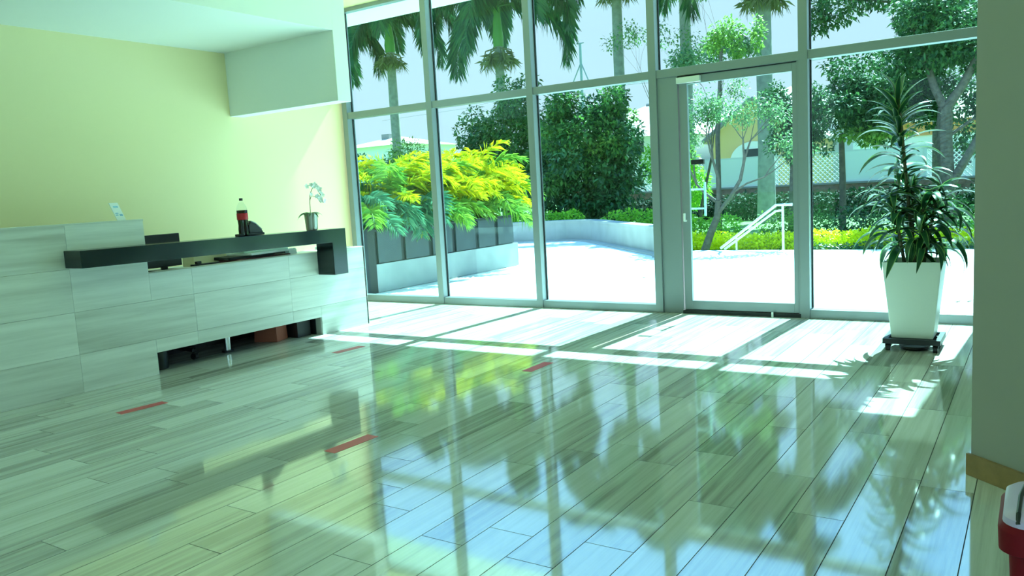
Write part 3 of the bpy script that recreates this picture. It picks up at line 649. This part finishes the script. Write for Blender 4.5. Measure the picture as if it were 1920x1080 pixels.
areca(-8.80, 9.75, 0.92, 0.55, (0.55, 0.35, 0.10), 26, 'yellow green areca palm, second from the near planter end', 2, 0.95)
areca(-8.72, 10.45, 0.92, 0.45, (0.45, 0.40, 0.15), 26, 'bright areca palm behind the second mullion in the planter', 3, 0.95)
areca(-8.72, 11.15, 0.92, 0.50, (0.60, 0.35, 0.05), 26, 'green and gold areca palm in the middle of the planter', 4)
areca(-8.75, 11.85, 0.92, 0.50, (0.72, 0.28, 0.0), 26, 'golden areca palm, second from the far planter end', 5)
areca(-8.80, 12.25, 0.92, 0.42, (0.75, 0.25, 0.0), 26, 'golden areca palm arching over the far planter end', 6)
areca(-9.4, 10.0, 0.2, 1.0, (0.2, 0.7, 0.1), 16, 'tall green areca palm growing behind the planter near end', 7, 1.1)
areca(-9.5, 11.6, 0.2, 1.1, (0.6, 0.4, 0.0), 16, 'tall yellow areca palm growing behind the planter middle', 8, 1.0)

# ================================================================== TREES AND SHRUBS
def cloud(mb, blobs, n, ln, wd, seed, shell=0.55):
    q = random.Random(seed); vol = [b[1][0]*b[1][1]*b[1][2] for b in blobs]; tot = sum(v**0.67 for v in vol)
    for (c, r), v in zip(blobs, vol):
        for i in range(int(n*v**0.67/tot)):
            d = Vector((q.gauss(0, 1), q.gauss(0, 1), q.gauss(0, 1))).normalized(); k = shell+(1-shell)*q.random()**0.6
            p = Vector((c[0]+d.x*r[0]*k, c[1]+d.y*r[1]*k, c[2]+d.z*r[2]*k))
            t = (d*0.6+Vector((q.uniform(-1, 1), q.uniform(-1, 1), q.uniform(-1.1, 0.5)))).normalized()
            nn = (Vector((q.uniform(-.7, .7), q.uniform(-.7, .7), 1)) + d*0.4); nn = (nn-t*nn.dot(t)).normalized()
            mb.leaf(p, t, nn, ln*q.uniform(.6, 1.25), wd*q.uniform(.7, 1.2), 0.1)
def lumps(c, r, n, seed, sub=0.42, k0=0.35, k1=0.72):
    q = random.Random(seed); o = []
    for i in range(n):
        d = Vector((q.gauss(0, 1), q.gauss(0, 1), q.gauss(0, 1))).normalized(); k = q.uniform(k0, k1); s = q.uniform(0.75, 1.25)*sub
        o.append(((c[0]+d.x*r[0]*k, c[1]+d.y*r[1]*k, c[2]+d.z*r[2]*k), (r[0]*s, r[1]*s, r[2]*s)))
    return o
def grow(mb, p, d, L, r, depth, q, tips, spread=0.6, k=7):
    p = Vector(p); d = Vector(d).normalized(); pts = [p]; rad = [r]
    for i in range(3):
        d = (d+Vector((q.uniform(-.16, .16), q.uniform(-.16, .16), q.uniform(-.04, .12)))).normalized(); pts.append(pts[-1]+d*L/3); rad.append(r*(1-0.13*(i+1)))
    mb.tube(pts, rad, k)
    if depth == 0: tips.append(pts[-1]); return
    for i in range(q.choice((2, 3))):
        a = q.uniform(0, 2*PI); o = d.orthogonal().normalized(); w = d.cross(o); s = math.tan(spread*q.uniform(.6, 1.2))
        grow(mb, pts[-1], d+(o*math.cos(a)+w*math.sin(a))*s, L*q.uniform(.6, .85), rad[-1]*q.uniform(.6, .8), depth-1, q, tips, spread, max(4, k-1))
def tree(name, base, label, limbs, blobs, n, ln, wd, mat, seed, group='trees in the garden', extra=None, cat='tree', shell=0.55):
    o = empty(name, base, label, cat, group); B = Vector(base); loc = lambda c: (c[0]-B.x, c[1]-B.y, c[2]-B.z)
    for pts, rad in limbs:
        MB().tube([loc(p) for p in pts], rad, 9).build('trunk' if Vector(pts[0]).to_2d().length and pts is limbs[0][0] else 'branch', M['bark'], o, smooth=True)
    if blobs:
        mb = MB(); cloud(mb, [(loc(c), r) for c, r in blobs], n, ln, wd, seed, shell); mb.build('foliage', mat, o, kind='stuff')
    if extra:  # extra clumps put sunlit and shaded tones into the leaf colour
        for nm, mt, bl, n2, l2, w2 in extra:
            mb = MB(); cloud(mb, [(loc(c), r) for c, r in bl], n2, l2, w2, seed+5, shell); mb.build(nm, mt, o, kind='stuff')
    return o
# dense dark tree behind the parapet
tree('broadleaf_tree', (-11.5, 21.6, -0.12), 'dense dark broadleaf tree behind the parapet wall left of the door',
     [([(-11.5, 21.6, -0.12), (-11.5, 21.6, 1.0), (-11.3, 21.6, 2.4)], [0.16, 0.14, 0.08]), ([(-11.5, 21.6, 0.8), (-12.3, 21.6, 1.8), (-12.7, 21.5, 2.8)], [0.09, 0.07, 0.04])],
     lumps((-11.5, 21.7, 2.35), (1.95, 1.5, 2.0), 46, 2, 0.22, 0.55, 0.92) + [((-11.5, 21.8, 2.0), (1.5, 1.1, 1.6)), ((-10.35, 21.5, 1.3), (0.75, 0.8, 0.85)), ((-12.7, 21.5, 1.4), (0.8, 0.8, 0.9)), ((-11.5, 21.4, 1.0), (1.4, 0.8, 0.7)), ((-10.6, 21.7, 2.9), (0.6, 0.7, 0.8))],
     14000, 0.18, 0.085, M['leaf_dark'], 4, extra=[('foliage', M['leaf_mid'], lumps((-11.45, 21.6, 2.6), (1.95, 1.5, 1.8), 40, 6, 0.2, 0.6, 0.98), 7000, 0.17, 0.08), ('foliage', M['leaf_lite'], lumps((-11.2, 21.6, 3.2), (1.7, 1.4, 1.2), 16, 7, 0.14, 0.7, 1.0), 1200, 0.15, 0.07)])  # lighter clumps towards the top: sunlight painted in by leaf colour
tree('broadleaf_tree', (-16.4, 25, -0.12), 'blue green broadleaf tree rising behind the yellow palms',
     [([(-16.4, 25, -0.12), (-16.4, 25, 1.4), (-16.2, 25, 3.0)], [0.18, 0.15, 0.08])],
     lumps((-16.5, 25, 3.1), (2.4, 1.6, 2.1), 40, 8, 0.22, 0.5, 0.95) + [((-15.9, 25, 4.5), (0.8, 0.8, 0.8)), ((-15.4, 25, 5.1), (0.45, 0.5, 0.4)), ((-14.3, 25, 3.6), (0.7, 0.7, 1.0)), ((-16.4, 25, 2.0), (2.2, 1.2, 1.4)), ((-14.9, 24.8, 2.6), (0.8, 0.8, 1.6))],
     13000, 0.19, 0.085, M['leaf_mid'], 9, extra=[('foliage', M['leaf_dark'], lumps((-16.4, 24.6, 2.2), (2.2, 1.5, 1.7), 12, 3), 7000, 0.20, 0.09)])
tree('broadleaf_tree', (-22.3, 27, -0.12), 'low green tree behind the near planter end',
     [([(-22.3, 27, -0.12), (-22.3, 27, 2.0)], [0.15, 0.1])], lumps((-22.6, 27, 2.1), (2.6, 1.4, 1.3), 12, 12), 6000, 0.2, 0.09, M['leaf_mid'], 13,
     extra=[('foliage', M['leaf_dark'], lumps((-22, 26.6, 1.6), (3.0, 1.2, 1.3), 9, 14), 4000, 0.2, 0.09)])
tree('broadleaf_tree', (-26.0, 27, -0.12), 'dark green tree at the far left below the white roof',
     [([(-26, 27, -0.12), (-26, 27, 2.0)], [0.15, 0.1])], lumps((-26.2, 27, 2.0), (2.3, 1.4, 1.4), 12, 15), 6000, 0.2, 0.09, M['leaf_dark'], 16)
tree('broadleaf_tree', (-20.0, 24, -0.12), 'feathery pale green tree between palms and second mullion',
     [([(-20, 24, -0.12), (-20, 24, 2.2)], [0.10, 0.06])], lumps((-19.9, 24, 2.7), (1.2, 1.0, 1.2), 10, 17), 3500, 0.2, 0.05, M['leaf_lite'], 18)
# bare leaning tree outside the door
def bare_tree():
    o = empty('bare_tree', (-5.88, 16.2, -0.12), 'thin leaning tree with sparse pale leaves outside the glass door', 'tree', 'trees in the garden')
    B = Vector((-5.88, 16.2, -0.12)); l = lambda *ps: [tuple(Vector(p)-B) for p in ps]
    MB().tube(l((-5.88, 16.2, -0.12), (-5.72, 16.2, 0.3), (-5.58, 16.2, 0.62), (-5.55, 16.2, 0.95)), [0.085, 0.075, 0.07, 0.06], 10).build('trunk', M['bark'], o, smooth=True)
    tips = []; q = random.Random(5)
    for path, r, dep in ((((-5.55, 16.2, 0.9), (-5.8, 16.15, 1.1), (-6.0, 16.2, 1.3)), 0.04, 2), (((-5.56, 16.2, 0.7), (-5.3, 16.2, 1.0), (-5.1, 16.25, 1.35), (-5.03, 16.25, 1.65)), 0.05, 2),
                         (((-5.25, 16.2, 1.1), (-4.96, 16.2, 1.27), (-4.6, 16.2, 1.38)), 0.025, 1), (((-5.55, 16.2, 0.95), (-5.55, 16.25, 1.4), (-5.65, 16.2, 1.8)), 0.045, 2)):
        mb = MB(); P_ = l(*path); mb.tube(P_, [r*(1-0.4*i/(len(P_)-1)) for i in range(len(P_))], 7)
        d_ = Vector(P_[-1])-Vector(P_[-2])
        for kk in range(2): grow(mb, P_[-1], d_.normalized()+Vector((q.uniform(-.4, .4), q.uniform(-.3, .3), 0.5)), 0.5, r*0.55, dep, q, tips, 0.5)
        mb.build('branch', M['bark'], o, smooth=True)
    mb = MB(); cloud(mb, [(tuple(t), (0.34, 0.34, 0.28)) for t in tips], 4200, 0.075, 0.042, 31, 0.1); mb.build('foliage', M['leaf_pal'], o, kind='stuff')
bare_tree()
def twig_tree(name, base, label, h, seed, dep, mat, nl, spread=0.5, r=0.07, br=0.3, ll=0.1):
    o = empty(name, base, label, 'tree', 'trees in the garden'); q = random.Random(seed); tips = []; mb = MB()
    grow(mb, (0, 0, 0), (0, 0, 1), h, r, dep, q, tips, spread); mb.build('trunk', M['bark'], o, smooth=True)
    mb = MB(); cloud(mb, [(tuple(t), (br, br, br*0.8)) for t in tips], nl, ll, ll*0.5, seed, 0.05); mb.build('foliage', mat, o, kind='stuff')
twig_tree('slender_tree', (-9.0, 24.5, -0.12), 'slender tree with thin twigs showing through the upper door pane', 2.3, 22, 4, M['leaf_pal'], 3600, 0.42, 0.06, 0.45, 0.13)
twig_tree('slender_tree', (-11.6, 28.0, -0.12), 'slender tree with tiny leaves left of the door top', 2.5, 25, 4, M['leaf_pal'], 2400, 0.40, 0.06, 0.45, 0.13)
tree('flowering_tree', (-6.9, 20.2, -0.12), 'tree with a yellow green blossom crown above the door',
     [([(-6.9, 20.2, -0.12), (-6.9, 20.2, 2.4), (-6.75, 20.2, 4.6)], [0.07, 0.06, 0.04])], [((-6.6, 20.2, 5.0), (0.45, 0.4, 0.35)), ((-6.95, 20.2, 4.75), (0.3, 0.3, 0.3)), ((-6.35, 20.2, 4.5), (0.22, 0.22, 0.25)), ((-5.75, 19.9, 4.8), (0.2, 0.2, 0.45))], 1500, 0.10, 0.06, M['leaf_lite'], 41, shell=0.2)
tree('broadleaf_tree', (-5.0, 19.3, -0.12), 'leafy green tree at the right side of the door glass',
     [([(-4.9, 19.3, -0.12), (-4.85, 19.3, 1.2), (-4.8, 19.3, 2.6)], [0.07, 0.06, 0.04])], lumps((-4.75, 19.3, 2.45), (0.95, 0.7, 1.2), 34, 44, 0.25, 0.3, 0.95), 7500, 0.10, 0.05, M['leaf_oak'], 45)
# the large trees on the right
tree('shade_tree', (-1.75, 20.0, -0.12), 'large forked shade tree with dark trunk behind the dracaena',
     [([(-1.72, 20, -0.12), (-1.75, 20, 1.0), (-1.80, 20, 2.0), (-1.79, 20, 2.65)], [0.20, 0.17, 0.16, 0.15]),
      ([(-1.79, 20, 2.6), (-2.0, 20, 3.1), (-2.15, 20.1, 3.6), (-2.5, 20.2, 4.6)], [0.10, 0.08, 0.07, 0.04]), ([(-1.79, 20, 2.6), (-1.45, 20, 3.1), (-1.15, 19.9, 3.7), (-0.9, 19.8, 4.6)], [0.11, 0.09, 0.08, 0.05]),
      ([(-1.69, 20, 0.95), (-1.4, 20, 1.5), (-1.1, 20, 2.05), (-0.7, 20, 2.7)], [0.10, 0.085, 0.08, 0.06]), ([(-1.75, 20, 2.0), (-1.3, 20.2, 2.35), (-0.9, 20.3, 2.5)], [0.04, 0.03, 0.025])],
     lumps((-1.5, 20.1, 4.3), (1.7, 1.4, 1.2), 40, 51, 0.24, 0.3, 0.95) + [((-2.3, 20.1, 3.75), (0.55, 0.6, 0.4)), ((-0.8, 20, 3.6), (0.6, 0.6, 0.5))], 12000, 0.12, 0.06, M['leaf_oak'], 52,
     extra=[('foliage', M['leaf_dark'], lumps((-1.4, 20.3, 4.4), (1.6, 1.2, 1.1), 9, 53, 0.4), 3500, 0.14, 0.07)])
tree('shade_tree', (-3.92, 20.6, -0.12), 'spreading leafy tree filling the pane left of the forked trunk',
     [([(-4.0, 20.6, -0.12), (-4.0, 20.6, 1.2), (-4.02, 20.6, 2.3)], [0.085, 0.075, 0.06])],
     lumps((-3.3, 20.7, 3.0), (1.75, 1.2, 1.0), 44, 55, 0.24, 0.2, 0.9), 16000, 0.11, 0.055, M['leaf_oak'], 56,
     extra=[('foliage', M['leaf_dark'], lumps((-3.2, 21.2, 3.0), (1.8, 1.0, 1.0), 24, 57, 0.3, 0.2, 0.85), 8000, 0.12, 0.06), ('foliage', M['leaf_lite'], lumps((-3.2, 20.2, 2.2), (0.9, 0.5, 0.35), 5, 58, 0.35), 700, 0.13, 0.07)])
tree('shade_tree', (-2.4, 24.5, -0.12), 'tall thin crowned tree reaching the top of the right pane',
     [([(-2.4, 24.5, -0.12), (-2.4, 24.5, 3.0), (-2.4, 24.5, 5.2)], [0.10, 0.09, 0.05]), ([(-2.4, 24.5, 4.6), (-3.2, 24.5, 5.8), (-4.6, 24.5, 6.1)], [0.05, 0.04, 0.025])],
     [((-4.9, 24.5, 6.0), (0.9, 0.8, 0.55)), ((-3.6, 24.5, 6.2), (1.1, 0.8, 0.5)), ((-5.4, 24.4, 5.6), (0.4, 0.5, 0.4)), ((-2.5, 24.5, 6.0), (0.8, 0.8, 0.9)), ((-2.0, 24.5, 5.2), (0.8, 0.7, 0.8)), ((-4.0, 24.4, 4.4), (1.4, 0.7, 0.4))], 5200, 0.16, 0.08, M['leaf_oak'], 61, shell=0.3)
tree('broadleaf_tree', (0.4, 21.5, -0.12), 'green tree just behind the right wall edge',
     [([(0.4, 21.5, -0.12), (0.4, 21.5, 2.5)], [0.12, 0.08])], lumps((0.3, 21.5, 3.6), (1.3, 1.2, 1.7), 14, 63), 6000, 0.15, 0.07, M['leaf_oak'], 64)
tree('broadleaf_tree', (-1.0, 26.0, -0.12), 'hazy green tree between forked trunk and right wall',
     [([(-1.0, 26, -0.12), (-1.0, 26, 2.5)], [0.10, 0.08])], lumps((-1.2, 26, 3.0), (1.5, 1.2, 1.5), 12, 66), 5000, 0.16, 0.08, M['leaf_oak'], 67)
def shrub(name, label, blobs, n, ln, wd, mat, seed, group, cat='shrub', shell=0.4):
    c = blobs[0][0]; o = empty(name, (c[0], c[1], -0.12), label, cat, group)
    MB().tube([(0, 0, 0), (0, 0, max(0.1, c[2]))], 0.03, 6).build('stem', M['bark'], o)
    mb = MB(); cloud(mb, [((p[0]-c[0], p[1]-c[1], p[2]+0.12), r) for p, r in blobs], n, ln, wd, seed, shell); mb.build('foliage', mat, o, kind='stuff')
def row(x0, x1, y, z, r, step, seed, yj=0.1):
    q = random.Random(seed); o = []; x = x0
    while x < x1: o.append(((x, y+q.uniform(-yj, yj), z+q.uniform(-.03, .03)), (r[0]*q.uniform(.85, 1.15), r[1], r[2]*q.uniform(.85, 1.15)))); x += step
    return o
shrub('clipped_hedge', 'long clipped bright yellow hedge beyond the terrace edge', row(-7.6, 1.6, 17.0, 0.06, (0.35, 0.32, 0.19), 0.3, 71, 0.05), 14000, 0.08, 0.05, M['leaf_yel'], 72, 'garden hedges', 'hedge')
shrub('low_groundcover', 'dark strip of low plants in front of the yellow hedge', row(-3.8, 1.6, 16.5, -0.05, (0.3, 0.25, 0.09), 0.28, 73, 0.05), 2600, 0.09, 0.04, M['leaf_dark'], 74, 'garden hedges', 'plants')
for i, (x, y, z, r, m_) in enumerate(((-5.0, 18.6, 0.28, 0.42, 'leaf_lite'), (-4.3, 18.8, 0.22, 0.40, 'leaf_mid'), (-3.5, 18.9, 0.25, 0.42, 'leaf_dark'), (-2.7, 18.9, 0.22, 0.42, 'leaf_mid'), (-6.4, 19.2, 0.15, 0.40, 'leaf_shr'), (-7.2, 19.4, 0.12, 0.40, 'leaf_shr'), (-1.6, 18.6, 0.30, 0.5, 'leaf_mid'), (-0.6, 18.6, 0.35, 0.5, 'leaf_shr'))):
    lab = ['pale leafy shrub behind the white handrail', 'green shrub behind the door frame edge', 'dark shrub behind the yellow hedge in the right pane', 'green shrub behind the hedge, left of the planter', 'bright low shrub right of the bare tree trunk', 'bright low shrub left of the bare tree trunk', 'green shrub behind the dracaena leaves', 'bright shrub at the right end behind the dracaena'][i]
    shrub('garden_shrub', lab, [((x, y, z), (r*1.2, r, r))], 900, 0.10, 0.05, M[m_], 80+i, 'garden shrubs')
shrub('parapet_shrub', 'bright green shrubs above the left run of the parapet', row(-13.2, -10.4, 19.5, 0.55, (0.40, 0.3, 0.22), 0.4, 90), 2600, 0.11, 0.06, M['leaf_shr'], 91, 'shrubs behind the parapet')
shrub('parapet_shrub', 'bright green shrub above the right run of the parapet', row(-9.2, -7.3, 18.9, 0.42, (0.38, 0.3, 0.28), 0.36, 92), 2400, 0.11, 0.06, M['leaf_shr'], 93, 'shrubs behind the parapet')
shrub('shaded_hedge', 'long green hedge with tree shade in its leaf colour at the garden wall', row(-14, 2.5, 28.6, 0.35, (0.6, 0.5, 0.5), 0.5, 94), 11000, 0.16, 0.09, M['leaf_shade'], 95, 'garden hedges', 'hedge')
shrub('garden_shrub', 'green bush in front of the white house left of the door', [((-10.2, 25, 2.0), (1.0, 0.7, 0.8)), ((-9.6, 25, 1.2), (0.8, 0.6, 0.8))], 3500, 0.16, 0.08, M['leaf_shr'], 96, 'garden shrubs')

# ================================================================== HANDRAIL, WALLS, HOUSES
hr = empty('handrail', (-4.1, 15.6, -0.12), 'white double tube handrail sloping down from the terrace edge', 'handrail')
R_ = lambda *p: [(a+4.1, b-15.6, c+0.12) for a, b, c in p]
MB().tube(R_((-4.1, 15.6, -0.12), (-4.1, 15.6, 0.82)), 0.024, 8).build('post', M['rail'], hr, smooth=True)
MB().tube(R_((-3.92, 15.6, 0.84), (-4.22, 15.6, 0.84), (-5.32, 15.6, 0.02)), 0.026, 8).build('rail', M['rail'], hr, smooth=True)
MB().tube(R_((-4.1, 15.6, 0.74), (-4.24, 15.6, 0.72), (-5.24, 15.6, 0.0)), 0.022, 8).build('rail', M['rail'], hr, smooth=True)
MB().tube(R_((-5.0, 15.6, -0.12), (-5.0, 15.6, 0.24)), 0.018, 8).build('post', M['rail'], hr, smooth=True)
gw = empty('garden_wall', (-6, 32, -0.12), 'low brick garden wall with white lattice and panels above', 'wall')
def gb(name, p, q, mat, **k): return box(name, (p[0]+6, p[1]-32, p[2]+0.12), (q[0]+6, q[1]-32, q[2]+0.12), mat, gw, **k)
gb('brick_base', (-18, 31.9, -0.12), (4, 32.2, 0.95), M['brick'])
gb('cap', (-18, 31.85, 0.95), (4, 32.25, 1.02), M['rooftrim'])
for x0, x1 in ((-11.4, -9.2), (-6.1, -3.5), (-1.9, -1.2)): gb('white_panel', (x0, 31.95, 1.02), (x1, 32.1, 2.12), M['housewhite'])
def lattice(x0, x1, z0, z1, st=0.17):
    mb = MB(); hgt = z1-z0; w_ = 0.022
    n_ = int((x1-x0+hgt)/st)
    for s in (1, -1):
        for i in range(n_):
            a = x0-hgt+i*st if s == 1 else x0+i*st
            xa, xb, za, zb = a, a+s*hgt, z0, z1
            if s == -1: xb = a-hgt
            ts = []
            lo, hi = 0.0, 1.0
            dx = xb-xa
            for lim, sg in ((x0, 1), (x1, -1)):
                if dx*sg > 0: lo = max(lo, (lim-xa)/dx)
                else: hi = min(hi, (lim-xa)/dx)
            if hi-lo < 0.03: continue
            A = Vector((xa+dx*lo+6, 0.05+0.02*s, za+hgt*lo+0.12)); B_ = Vector((xa+dx*hi+6, 0.05+0.02*s, za+hgt*hi+0.12))
            mb.tube([A, B_], w_, 4, False)
    return mb
for x0, x1 in ((-9.1, -6.2), (-3.4, -2.0), (-1.1, 4.0), (-18, -11.5)):
    lattice(x0, x1, 1.02, 2.12).build('lattice', M['lattice'], gw, kind='stuff')
for x in (-11.45, -9.15, -6.15, -3.45, -1.95): gb('post', (x-0.05, 31.9, 1.02), (x+0.05, 32.1, 2.18), M['lattice'])
gb('lattice_rail', (-18, 31.95, 2.12), (4, 32.1, 2.18), M['lattice'])
def gable(name, xa, xb, ya, yb, z0, ze, zr, matw, label, over=0.35):
    h_ = empty(name, ((xa+xb)/2, ya, -0.12), label, 'house', 'houses beyond the garden wall'); cx = (xa+xb)/2; hw = (xb-xa)/2
    mb = MB(); pr = [(-hw, 0), (hw, 0), (hw, ze+0.12), (0, zr+0.12), (-hw, ze+0.12)]; k = 5; dp = yb-ya
    mb.v = [(x, 0, z) for x, z in pr] + [(x, dp, z) for x, z in pr]
    mb.f = [tuple(range(k)), tuple(range(2*k-1, k-1, -1))] + [((i+1) % k, i, k+i, k+(i+1) % k) for i in range(k)]
    mb.build('walls', matw, h_)
    sl = (zr-ze)/hw
    for s in (-1, 1):
        r_ = MB(); ex = hw+over; zlo = ze+0.12-sl*over; zhi = zr+0.12
        r_.v = [(0, -over, zhi), (s*ex, -over, zlo), (s*ex, dp+over, zlo), (0, dp+over, zhi), (0, -over, zhi+0.14), (s*ex, -over, zlo+0.14), (s*ex, dp+over, zlo+0.14), (0, dp+over, zhi+0.14)]
        r_.f = [(0, 3, 2, 1), (4, 5, 6, 7), (0, 1, 5, 4), (1, 2, 6, 5), (2, 3, 7, 6), (3, 0, 4, 7)]
        ro = r_.build('roof', M['rooftile'], h_)
        e_ = MB(); e_.tube([(0, -over-0.03, zhi+0.08), (s*ex, -over-0.03, zlo+0.08)], 0.10, 6); e_.build('verge', M['rooftrim'], ro)
    return h_
def win(h_, x, z, w_, hh, y=-0.03):
    f_ = box('window', (x-w_/2-0.06, y, z-0.06), (x+w_/2+0.06, 0.02, z+hh+0.06), M['housewhite'], h_); box('pane', (x-w_/2, y-0.015, z), (x+w_/2, y, z+hh), M['window'], f_)
def hip(name, xa, xb, ya, yb, ze, zr, label, matw, over=0.5):
    h_ = empty(name, ((xa+xb)/2, ya, -0.12), label, 'house', 'houses beyond the garden wall'); hw = (xb-xa)/2; dp = yb-ya
    box('walls', (-hw, 0, 0), (hw, dp, ze+0.12), matw, h_)
    a = hw+over; r_ = MB(); z0, z1 = ze+0.10, zr+0.12; rl = max(0.1, hw-dp*0.5)
    r_.v = [(-a, -over, z0), (a, -over, z0), (a, dp+over, z0), (-a, dp+over, z0), (-rl, dp/2, z1), (rl, dp/2, z1)]
    r_.f = [(0, 3, 2, 1), (0, 1, 5, 4), (2, 3, 4, 5), (1, 2, 5), (3, 0, 4)]
    ro = r_.build('roof', M['rooftile'], h_)
    MB().tube([(-rl, dp/2, z1), (rl, dp/2, z1)], 0.10, 6).build('ridge', M['rooftrim'], ro)
    return h_
h1 = hip('house', -21.5, -14.9, 38, 46, 3.7, 5.6, 'white house with pale tiled roof left of the door frame', M['housewhite'])
for x in (-1.9, 1.25, 2.4): win(h1, x, 3.0, 0.35, 0.85)
h2 = gable('house', -13.3, -9.2, 38, 45, 0, 3.3, 4.9, M['houseochre'], 'ochre gabled house with arched window behind the door', 0.3)
b2 = box('arch_trim', (-1.1, -0.12, 0.0), (1.1, 0.0, 2.3), M['housewhite'], h2)
ar = MB(); k = 14; pts = [(1.1*math.cos(PI*i/k), 2.3+0.85*math.sin(PI*i/k)) for i in range(k+1)]
ar.v = [(x, -0.12, z) for x, z in pts] + [(x, 0, z) for x, z in pts]; ar.f = [tuple(range(k, -1, -1)), tuple(range(k+1, 2*k+2))] + [(i, i+1, k+2+i, k+1+i) for i in range(k)] + [(k, 0, k+1, 2*k+1)]
ar.build('arch', M['housewhite'], h2); win(h2, 0, 1.4, 0.9, 1.4, -0.16)
h3 = hip('house', -16.4, -8.4, 46, 54, 4.6, 6.6, 'far house whose pale roof shows above the ochre gable', M['housewhite'])
h4 = hip('house', -6.5, 3.5, 40, 48, 3.4, 5.0, 'orange trimmed house hidden behind the shade trees', M['housewhite'])
box('orange_band', (-5.0, -0.06, 2.9), (5.0, 0.0, 3.5), M['orange'], h4); win(h4, 2.0, 1.5, 0.9, 1.0); win(h4, -1.5, 1.5, 0.9, 1.0)
h5 = hip('house', -60, -51.2, 60, 68, 6.4, 7.5, 'distant white roofed building at the far left window', M['housewhite'])
box('roof_vent', (-1.2, 3.0, 7.3), (-0.2, 4.0, 7.9), M['rooftrim'], h5)
# pylon and cables
py = empty('power_pylon', (-37.1, 70, -0.12), 'thin steel power pylon with triangular arms on the skyline', 'pylon')
def pyl(n_, *pts, r=0.07): MB().tube([(x+37.1, y-70, z+0.12) for x, y, z in pts], r, 5).build(n_, M['pylon'], py)
pyl('mast', (-37.1, 70, -0.12), (-37.1, 70, 14.9), r=0.13)
pyl('arm', (-37.15, 70, 13.0), (-38.0, 70, 11.4), (-37.1, 70, 10.75), r=0.06); pyl('arm', (-37.05, 70, 13.0), (-36.05, 70, 10.6), (-37.1, 70, 10.75), r=0.06)
pyl('top_bar', (-37.5, 70, 14.9), (-36.7, 70, 14.9), r=0.05); pyl('arm', (-37.1, 70, 9.6), (-37.7, 70, 8.0), r=0.05); pyl('arm', (-37.1, 70, 9.6), (-36.5, 70, 8.0), r=0.05)
for i, (a, b) in enumerate((((-70, 78, 11.0), (-38.0, 70, 11.4)), ((-36.05, 70, 10.6), (-8, 64, 10.0)))):
    m_ = tuple((a[j]+b[j])/2-(0.5 if j == 2 else 0) for j in range(3)); tag(MB().tube([a, m_, b], 0.018, 4).build('power_cable', M['pylon']), ['thin power cable left of the pylon', 'thin power cable right of the pylon'][i], 'cable', 'power cables')
# dry leaves on the terrace
for i, (x, y) in enumerate(((-0.70, 9.4), (-0.60, 9.45), (-4.92, 11.0))):
    mb = MB(); mb.leaf(Vector((-0.03, 0, 0.0)), Vector((1, 0.3, 0.1)).normalized(), Vector((0, 0, 1)), 0.075, 0.05, -0.2); mb.leaf(Vector((-0.03, 0, 0.0)), Vector((0.6, -0.6, 0.25)).normalized(), Vector((0, 0, 1)), 0.05, 0.03)
    o = mb.build('dry_leaf', M['dryleaf']); o.location = (x, y, -0.004); tag(o, ['dry leaf on the terrace right of the planter', 'curled dry leaf on the terrace nearest the right wall', 'lone dry leaf on the terrace left of the door'][i], 'leaf', 'dry leaves on the terrace')
